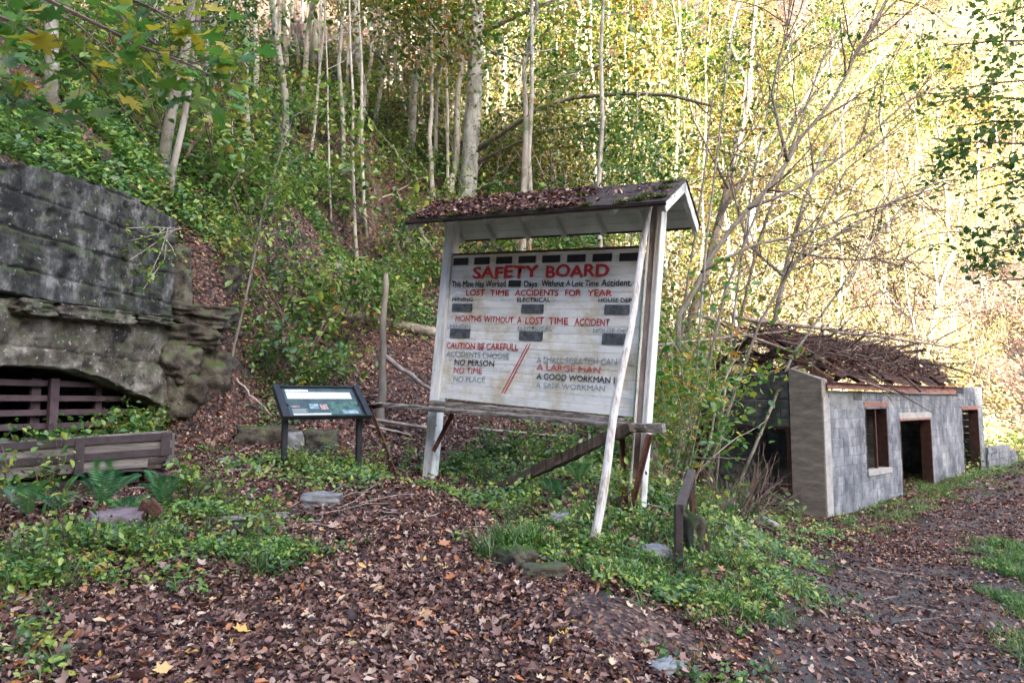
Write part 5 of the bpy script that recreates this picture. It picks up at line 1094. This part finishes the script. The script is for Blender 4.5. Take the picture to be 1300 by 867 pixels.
build_litter([litter('a', -5.6, 5.4, 2.2, 6.2, 14000, .034, .085, (1.5, 1.2), P_CURL, lambda x, y: notwall(x, y) & clear_wet(x, y), .55, .04),
              litter('b', -6, 10, 6.2, 13, 9000, .036, .08, (1.5, 1.2), P_CURL, lambda x, y: notwall(x, y) & clear_wet(x, y), .55, .04)], P_CURL, 'litter', 'leaf_litter', 'curled tan and orange fallen leaves on top of the litter', 'leaves')
build_litter([litter('a', -5.6, 5.4, 2.2, 6.5, 4200, .045, .12, (1.5, 1.2), P_LOBE, lambda x, y: notwall(x, y) & clear_wet(x, y), .45, .045),
              litter('b', -6, 8, 6.5, 11, 1800, .045, .11, (1.5, 1.4), P_LOBE, lambda x, y: notwall(x, y) & clear_wet(x, y), .45, .04)], P_LOBE, 'litter', 'leaf_litter', 'larger tan and orange fallen leaves lying on top of the litter', 'leaves')
build_litter([litter('a', -12, 14, 9, 16, 90000, .05, .10, (2, 3.2), P_RHOMB, lambda x, y: notwall(x, y), .5), litter('b', -20, 25, 16, 30, 90000, .07, .15, (2, 3), P_RHOMB, None, .5)], P_RHOMB, 'litter', 'leaf_litter', 'brown leaves blanketing the wooded slope', 'leaves')

# green undergrowth on the slope
def clumps(n, x0, x1, y0, y1, per, rad, hmax, keep):
    x = rng.uniform(x0, x1, n); y = rng.uniform(y0, y1, n); k = inw(x, y, 1.15) & keep(x, y); x, y = x[k], y[k]
    cx = np.repeat(x, per); cy = np.repeat(y, per); m_ = len(cx); X = cx + rng.normal(0, rad, m_); Y_ = cy + rng.normal(0, rad, m_); hh = np.repeat(rng.uniform(.3, 1, len(x)), per) * hmax
    return np.c_[X, Y_, G(X, Y_) + rng.random(m_) ** 1.3 * hh + .03], np.repeat(rng.beta(2, 3.2, len(x)), per)
def patchy(x, y, th=.0, s=1.0): return np.sin(x * 1.3 * s + 1) + np.sin(y * 1.1 * s + x * .6 * s) + .7 * np.sin(x * 2.7 * s - y * 1.9 * s) > th
yb_ = lambda x: np.interp(x, YBX, YBY)
def onhill(x, y): return (y > yb_(x) + .4) & notwall(x, y) & ~((x < -3.6) & (y < 10.4) & (x > xwall(np.minimum(y, 9.5)) - .1))
parts = []
for n, a, b, c, d, per, rad, hm_, kp, sz in [(1500, -11, 4.5, 9.7, 16, 36, .17, .5, lambda x, y: onhill(x, y) & patchy(x, y, -.3) & ((y > 13) | (x < -2.6) | (rng.random(len(x)) < .35)), (.05, .10)),
                                (2300, -18, 8, 15, 27, 34, .25, .7, lambda x, y: onhill(x, y) & patchy(x, y, -.7, .6), (.07, .14)),
                                (1100, -9, -4.6, 3, 11, 36, .14, .45, lambda x, y: (x < xwall(y) - .15) & (x < -5), (.06, .12)),
                                (1000, -13, -4.9, 8.8, 15, 34, .2, .6, lambda x, y: (x < xwall(np.minimum(y, 9.5)) - .2), (.07, .13)), (330, -1.0, 3.2, 7.2, 9.6, 30, .10, .22, lambda x, y: patchy(x, y, -.4, 2), (.035, .075)),
                                (220, -4.0, -1.2, 7.0, 9.2, 16, .10, .16, lambda x, y: patchy(x, y, .6, 2), (.035, .07)),
                                (110, 1.2, 5.8, 7.2, 14, 22, .12, .3, lambda x, y: (pdist(x, y) > 1.5), (.04, .09))]:
    p, tn = clumps(n, a, b, c, d, per, rad, hm_, kp); m_ = len(p); parts.append((p, rng.normal(size=(m_, 3)) * .45 + [.15, -.35, 1], rng.uniform(*sz, m_), np.clip(tn + rng.normal(0, .12, m_), 0, 1)))
build_litter(parts, P_RHOMB, 'leaf_under', 'undergrowth', 'low green leafy ground cover on the shaded slope', 'ground cover')
parts = []
p, tn = clumps(1700, -4, 45, 21, 60, 30, .3, 1.2, lambda x, y: (y > yb_(x) + .2) & (pdist(x, y) > 1.8)); m_ = len(p); parts.append((p, rng.normal(size=(m_, 3)) * .5 + [.1, -.4, 1], rng.uniform(.10, .22, m_), np.clip(tn + rng.normal(0, .15, m_), 0, 1)))
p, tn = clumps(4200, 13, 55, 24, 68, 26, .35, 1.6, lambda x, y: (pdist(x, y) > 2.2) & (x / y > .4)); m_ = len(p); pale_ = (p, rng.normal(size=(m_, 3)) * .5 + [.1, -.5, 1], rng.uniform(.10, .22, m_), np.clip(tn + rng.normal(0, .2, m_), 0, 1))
build_litter([pale_], P_RHOMB, 'leaf_sun_pale', 'undergrowth', 'brush coloured pale for strong sunlight, covering the bright bank beyond the ruin', 'ground cover')
p, tn = clumps(700, 12, 30, 17, 32, 30, .3, .9, lambda x, y: (pdist(x, y) > 1.5)); m_ = len(p); parts.append((p, rng.normal(size=(m_, 3)) * .5 + [.1, -.4, 1], rng.uniform(.08, .16, m_), np.clip(tn * .6 + rng.normal(0, .1, m_), 0, 1)))
build_litter(parts, P_RHOMB, 'leaf_yellow', 'undergrowth', 'yellow green undergrowth in the sunlit wood', 'ground cover')

# weeds and grass in the foreground patches: (pixel centre, radius x, radius y, leaf clumps, grass blades, height)
PATCH = [(60, 700, .65, .35, 60, 1400, .16), (170, 690, .55, .3, 70, 900, .16), (250, 655, .45, .3, 70, 500, .16), (310, 705, .45, .28, 60, 1300, .14), (20, 740, .35, .3, 35, 900, .15), (120, 740, .6, .2, 20, 350, .12), (345, 720, .28, .2, 20, 900, .14), (20, 810, .3, .25, 10, 350, .1), (30, 850, .3, .2, 8, 300, .1),
         (655, 700, .18, .16, 6, 1300, .2), (700, 700, .45, .3, 50, 900, .13), (780, 720, .5, .3, 50, 1600, .14), (850, 760, .5, .35, 50, 2200, .15), (920, 770, .42, .35, 25, 1900, .12), (960, 720, .6, .5, 40, 1800, .12), (900, 710, .5, .5, 50, 1200, .16), (980, 760, .35, .3, 10, 900, .1), (730, 665, .5, .35, 55, 500, .14), (820, 670, .45, .4, 50, 700, .15), (960, 690, .7, .6, 45, 1200, .12), (1010, 690, .5, .5, 10, 700, .1),
         (370, 590, .5, .3, 35, 150, .14), (450, 600, .4, .3, 35, 150, .14), (560, 605, .5, .3, 45, 250, .16), (640, 620, .5, .35, 40, 200, .14), (560, 625, .3, .2, 20, 60, .1), (275, 575, .12, .12, 1, 260, .14), (930, 855, .4, .15, 4, 350, .08), (870, 862, .4, .12, 4, 350, .08),
         (1075, 665, .5, .6, 10, 1200, .13), (1110, 650, .5, .6, 10, 1200, .12), (1145, 640, .5, .6, 8, 1000, .12), (1050, 680, .5, .4, 10, 700, .1), (1180, 622, .7, .9, 10, 1600, .16), (1215, 612, .8, 1, 10, 1600, .14), (1260, 600, 1., 1.3, 16, 1800, .15), (1290, 590, 1., 1.6, 16, 1800, .2),
         (1296, 735, .16, .6, 30, 7000, .13), (1292, 700, .15, .7, 20, 6000, .12), (1302, 775, .12, .4, 20, 5000, .13), (1310, 720, .25, .9, 30, 6000, .13)]
gp = []; lp = []
for (px, py, rx, ry, nc, nb, hh) in PATCH:
    h = hit(px, py, 2.6)
    n = int(nb * (.20 if px < 400 else .34)); k_ = max(1, nb // 45); cx = h[0] + rng.normal(0, rx * .62, k_); cy = h[1] + rng.normal(0, ry * .62, k_); i = rng.integers(0, k_, n)
    x = cx[i] + rng.normal(0, .03, n); y = cy[i] + rng.normal(0, .03, n); gp.append((np.c_[x, y, G(x, y)], rng.normal(size=(n, 3)) * .42 + [0, 0, 1], rng.uniform(.5, 1.3, n) * hh, np.clip(rng.beta(1.6, 2.4, n), 0, 1)))
    nc = int(nc * 1.25); m_ = nc * 14;  ccx = np.repeat(h[0] + rng.normal(0, rx * .6, nc), 14); ccy = np.repeat(h[1] + rng.normal(0, ry * .5, nc), 14); x = ccx + rng.normal(0, .045, m_); y = ccy + rng.normal(0, .045, m_)
    lp.append((np.c_[x, y, G(x, y) + .01 + rng.random(m_) * hh * .75], rng.normal(size=(m_, 3)) * .5 + [0, -.2, 1], rng.uniform(.02, .062, m_), np.clip(np.repeat(rng.beta(2, 2.4, nc), 14) + rng.normal(0, .1, m_), 0, 1)))
for (sd_, o0, o1, ya, yb2, n) in [(1, .86, 2.3, 5.6, 11, 21000), (1, 1.25, 2.6, 11, 24, 12000), (-1, 1.25, 1.8, 12.5, 26, 5200)]:
    sel = np.where((PL[:, 1] > ya) & (PL[:, 1] < yb2))[0]; i = rng.choice(sel, n); off = o0 + (o1 - o0) * rng.random(n) ** .9 + .12 * np.sin(i * .31) + .06 * np.sin(i * 1.3); x = PL[i, 0] + Np[i, 0] * off * sd_ + rng.normal(0, .1, n); y = PL[i, 1] + Np[i, 1] * off * sd_ + rng.normal(0, .1, n)
    k = np.sin(x * 5.1) + np.sin(y * 4.3 + x * 2) > -1.1; x, y = x[k], y[k]; n = len(x)
    gp.append((np.c_[x, y, G(x, y)], rng.normal(size=(n, 3)) * .4 + [0, 0, 1], rng.uniform(.5, 1.3, n) * .13, rng.beta(2.6, 2.2, n)))
build_litter(gp, P_BLADE, 'grass', 'grass', 'tufts of green grass on the bank and verges', 'grass')
build_litter(lp, P_OVAL, 'leaf_under', 'weeds', 'low broad leaved green weeds in the foreground', 'weeds')

# ------------------------------------------------------------------ brush pile on the ruin and twig tangles
def bl2w(x, y, z): p = B0 + BA * x + BB * y; return Vector((p[0], p[1], BZ + z))
mb = MB(); tips = []
for i in range(250):
    x = random.uniform(.2, 8.6); y = random.uniform(-.1, 2.8); zr = 2.85 + (1 - abs(y - 1.6) / 1.7) * 1.0; p = bl2w(x, y, zr + random.uniform(.0, .6) * random.random())
    d = Vector((random.gauss(.3, 1), random.gauss(0, .7), random.gauss(.05, .28))); grow(mb, p - d.normalized() * .6, d, random.uniform(.8, 2.4), random.choice([.008, .011, .016, .024, .036]), 1, tips, -.02, .17, 3, 4, .2, .8)
tag(mb.build('brush_pile', M['twig_dark'], None), 'tangled pile of bare grey branches heaped on the roof of the ruin', 'brush', kind='stuff')
mb = MB()
for i in range(230):
    px = random.uniform(880, 1180); py = random.uniform(230, 440); p = Vector(at(px, py, random.uniform(13, 18))); d = Vector((random.gauss(.5, .8), random.gauss(0, .6), random.gauss(.1, .6)))
    grow(mb, p, d, random.uniform(.8, 2.6), random.uniform(.008, .014), 1, [], -.03, .28, 3, 3, .2, .8)
tag(mb.build('twig_tangle', M['twig'], None), 'hanging tangle of bare vines and twigs above the ruin', 'brush', kind='stuff')
mb = MB()
for i in range(420):
    y = random.uniform(19, 45); x = random.uniform(.3, .85) * y
    if y < yb_(x) + 0: continue
    grow(mb, (x, y, g1(x, y)), (random.gauss(0, .3), random.gauss(0, .3), 1), random.uniform(1.5, 4.5), random.uniform(.01, .03), 1, [], .02, .15, 3, 3, .2, .6)
tag(mb.build('dry_stems', M['twig_pale'], None), 'dry pale stems standing in the sunlit brush beyond the ruin', 'brush', kind='stuff')
for (a, b, r, lab, Ya, Yb) in [((930, 402), (1226, 443), .05, 'long pale fallen branch lying across the top of the brush pile', 14.2, 17.5), ((885, 400), (1140, 500), .04, 'dark fallen branch sloping down through the brush to the eaves', 14.6, 15.2), ((1000, 470), (1120, 430), .03, 'thin fallen branch crossing low over the ruin rafters', 14.5, 15.5), ((820, 440), (1000, 420), .03, 'white dead branch reaching from the bush to the ruin roof', 12.5, 14.5)]:
    A = Vector(at(*a, Ya)); B_ = Vector(at(*b, Yb)); o = empty('fallen_branch', A, 0, lab, 'branch'); mb = MB(); pts = trunk_pts((0, 0, 0), B_ - A, 12, .05); mb.tube(pts, np.linspace(r, r * .4, 13), 7); mb.build('wood', M['deadwood'], o, True); mb = MB()
    for i in range(2, 12): grow(mb, pts[i], (B_ - A).normalized() + rv(.7), random.uniform(.6, 1.5), r * .3, 1, [], 0, .22, 3, 4)
    mb.build('twigs', M['twig'], o)
# ground sticks
mb = MB()
for i in range(120):
    x = random.uniform(-4, 4); y = random.uniform(5.5, 10.5); 
    if not notwall(np.array([x]), np.array([y]))[0]: continue
    a = random.uniform(0, 6.28); L = random.uniform(.2, .7); p = [(x + math.cos(a) * L * t, y + math.sin(a) * L * t) for t in (0, .33, .66, 1)]; mb.tube([(u + random.gauss(0, .015), v + random.gauss(0, .015), g1(u, v) + .03 + random.uniform(0, .05)) for u, v in p], random.uniform(.002, .006), 4)
tag(mb.build('ground_twigs', M['deadwood'], None), 'thin broken twigs scattered over the slope foot', 'twigs', kind='stuff')
# leaf litter on the ruin roof
n = 7000; x = rng.uniform(.5, 8, n); y = rng.uniform(0, 1.6, n); P_ = np.array([tuple(bl2w(a, b, 2.93 + (RG - 2.8) * b / 1.7 + .05 + random.random() * .1)) for a, b in zip(x, y)])
tag(scatter('leaf_litter', P_RHOMB, P_, rng.normal(size=(n, 3)) * .5 + [0, 0, 1], rng.uniform(.05, .11, n), rng.beta(2, 3, n), M['litter']), 'brown leaves caught in the brush on the ruin roof', 'leaves', kind='stuff')
for o in list(C.objects):
    if o.parent is None and o.type == 'EMPTY' and o.location.z < -400:
        for c in children_of(o): bpy.data.objects.remove(c)
        bpy.data.objects.remove(o)
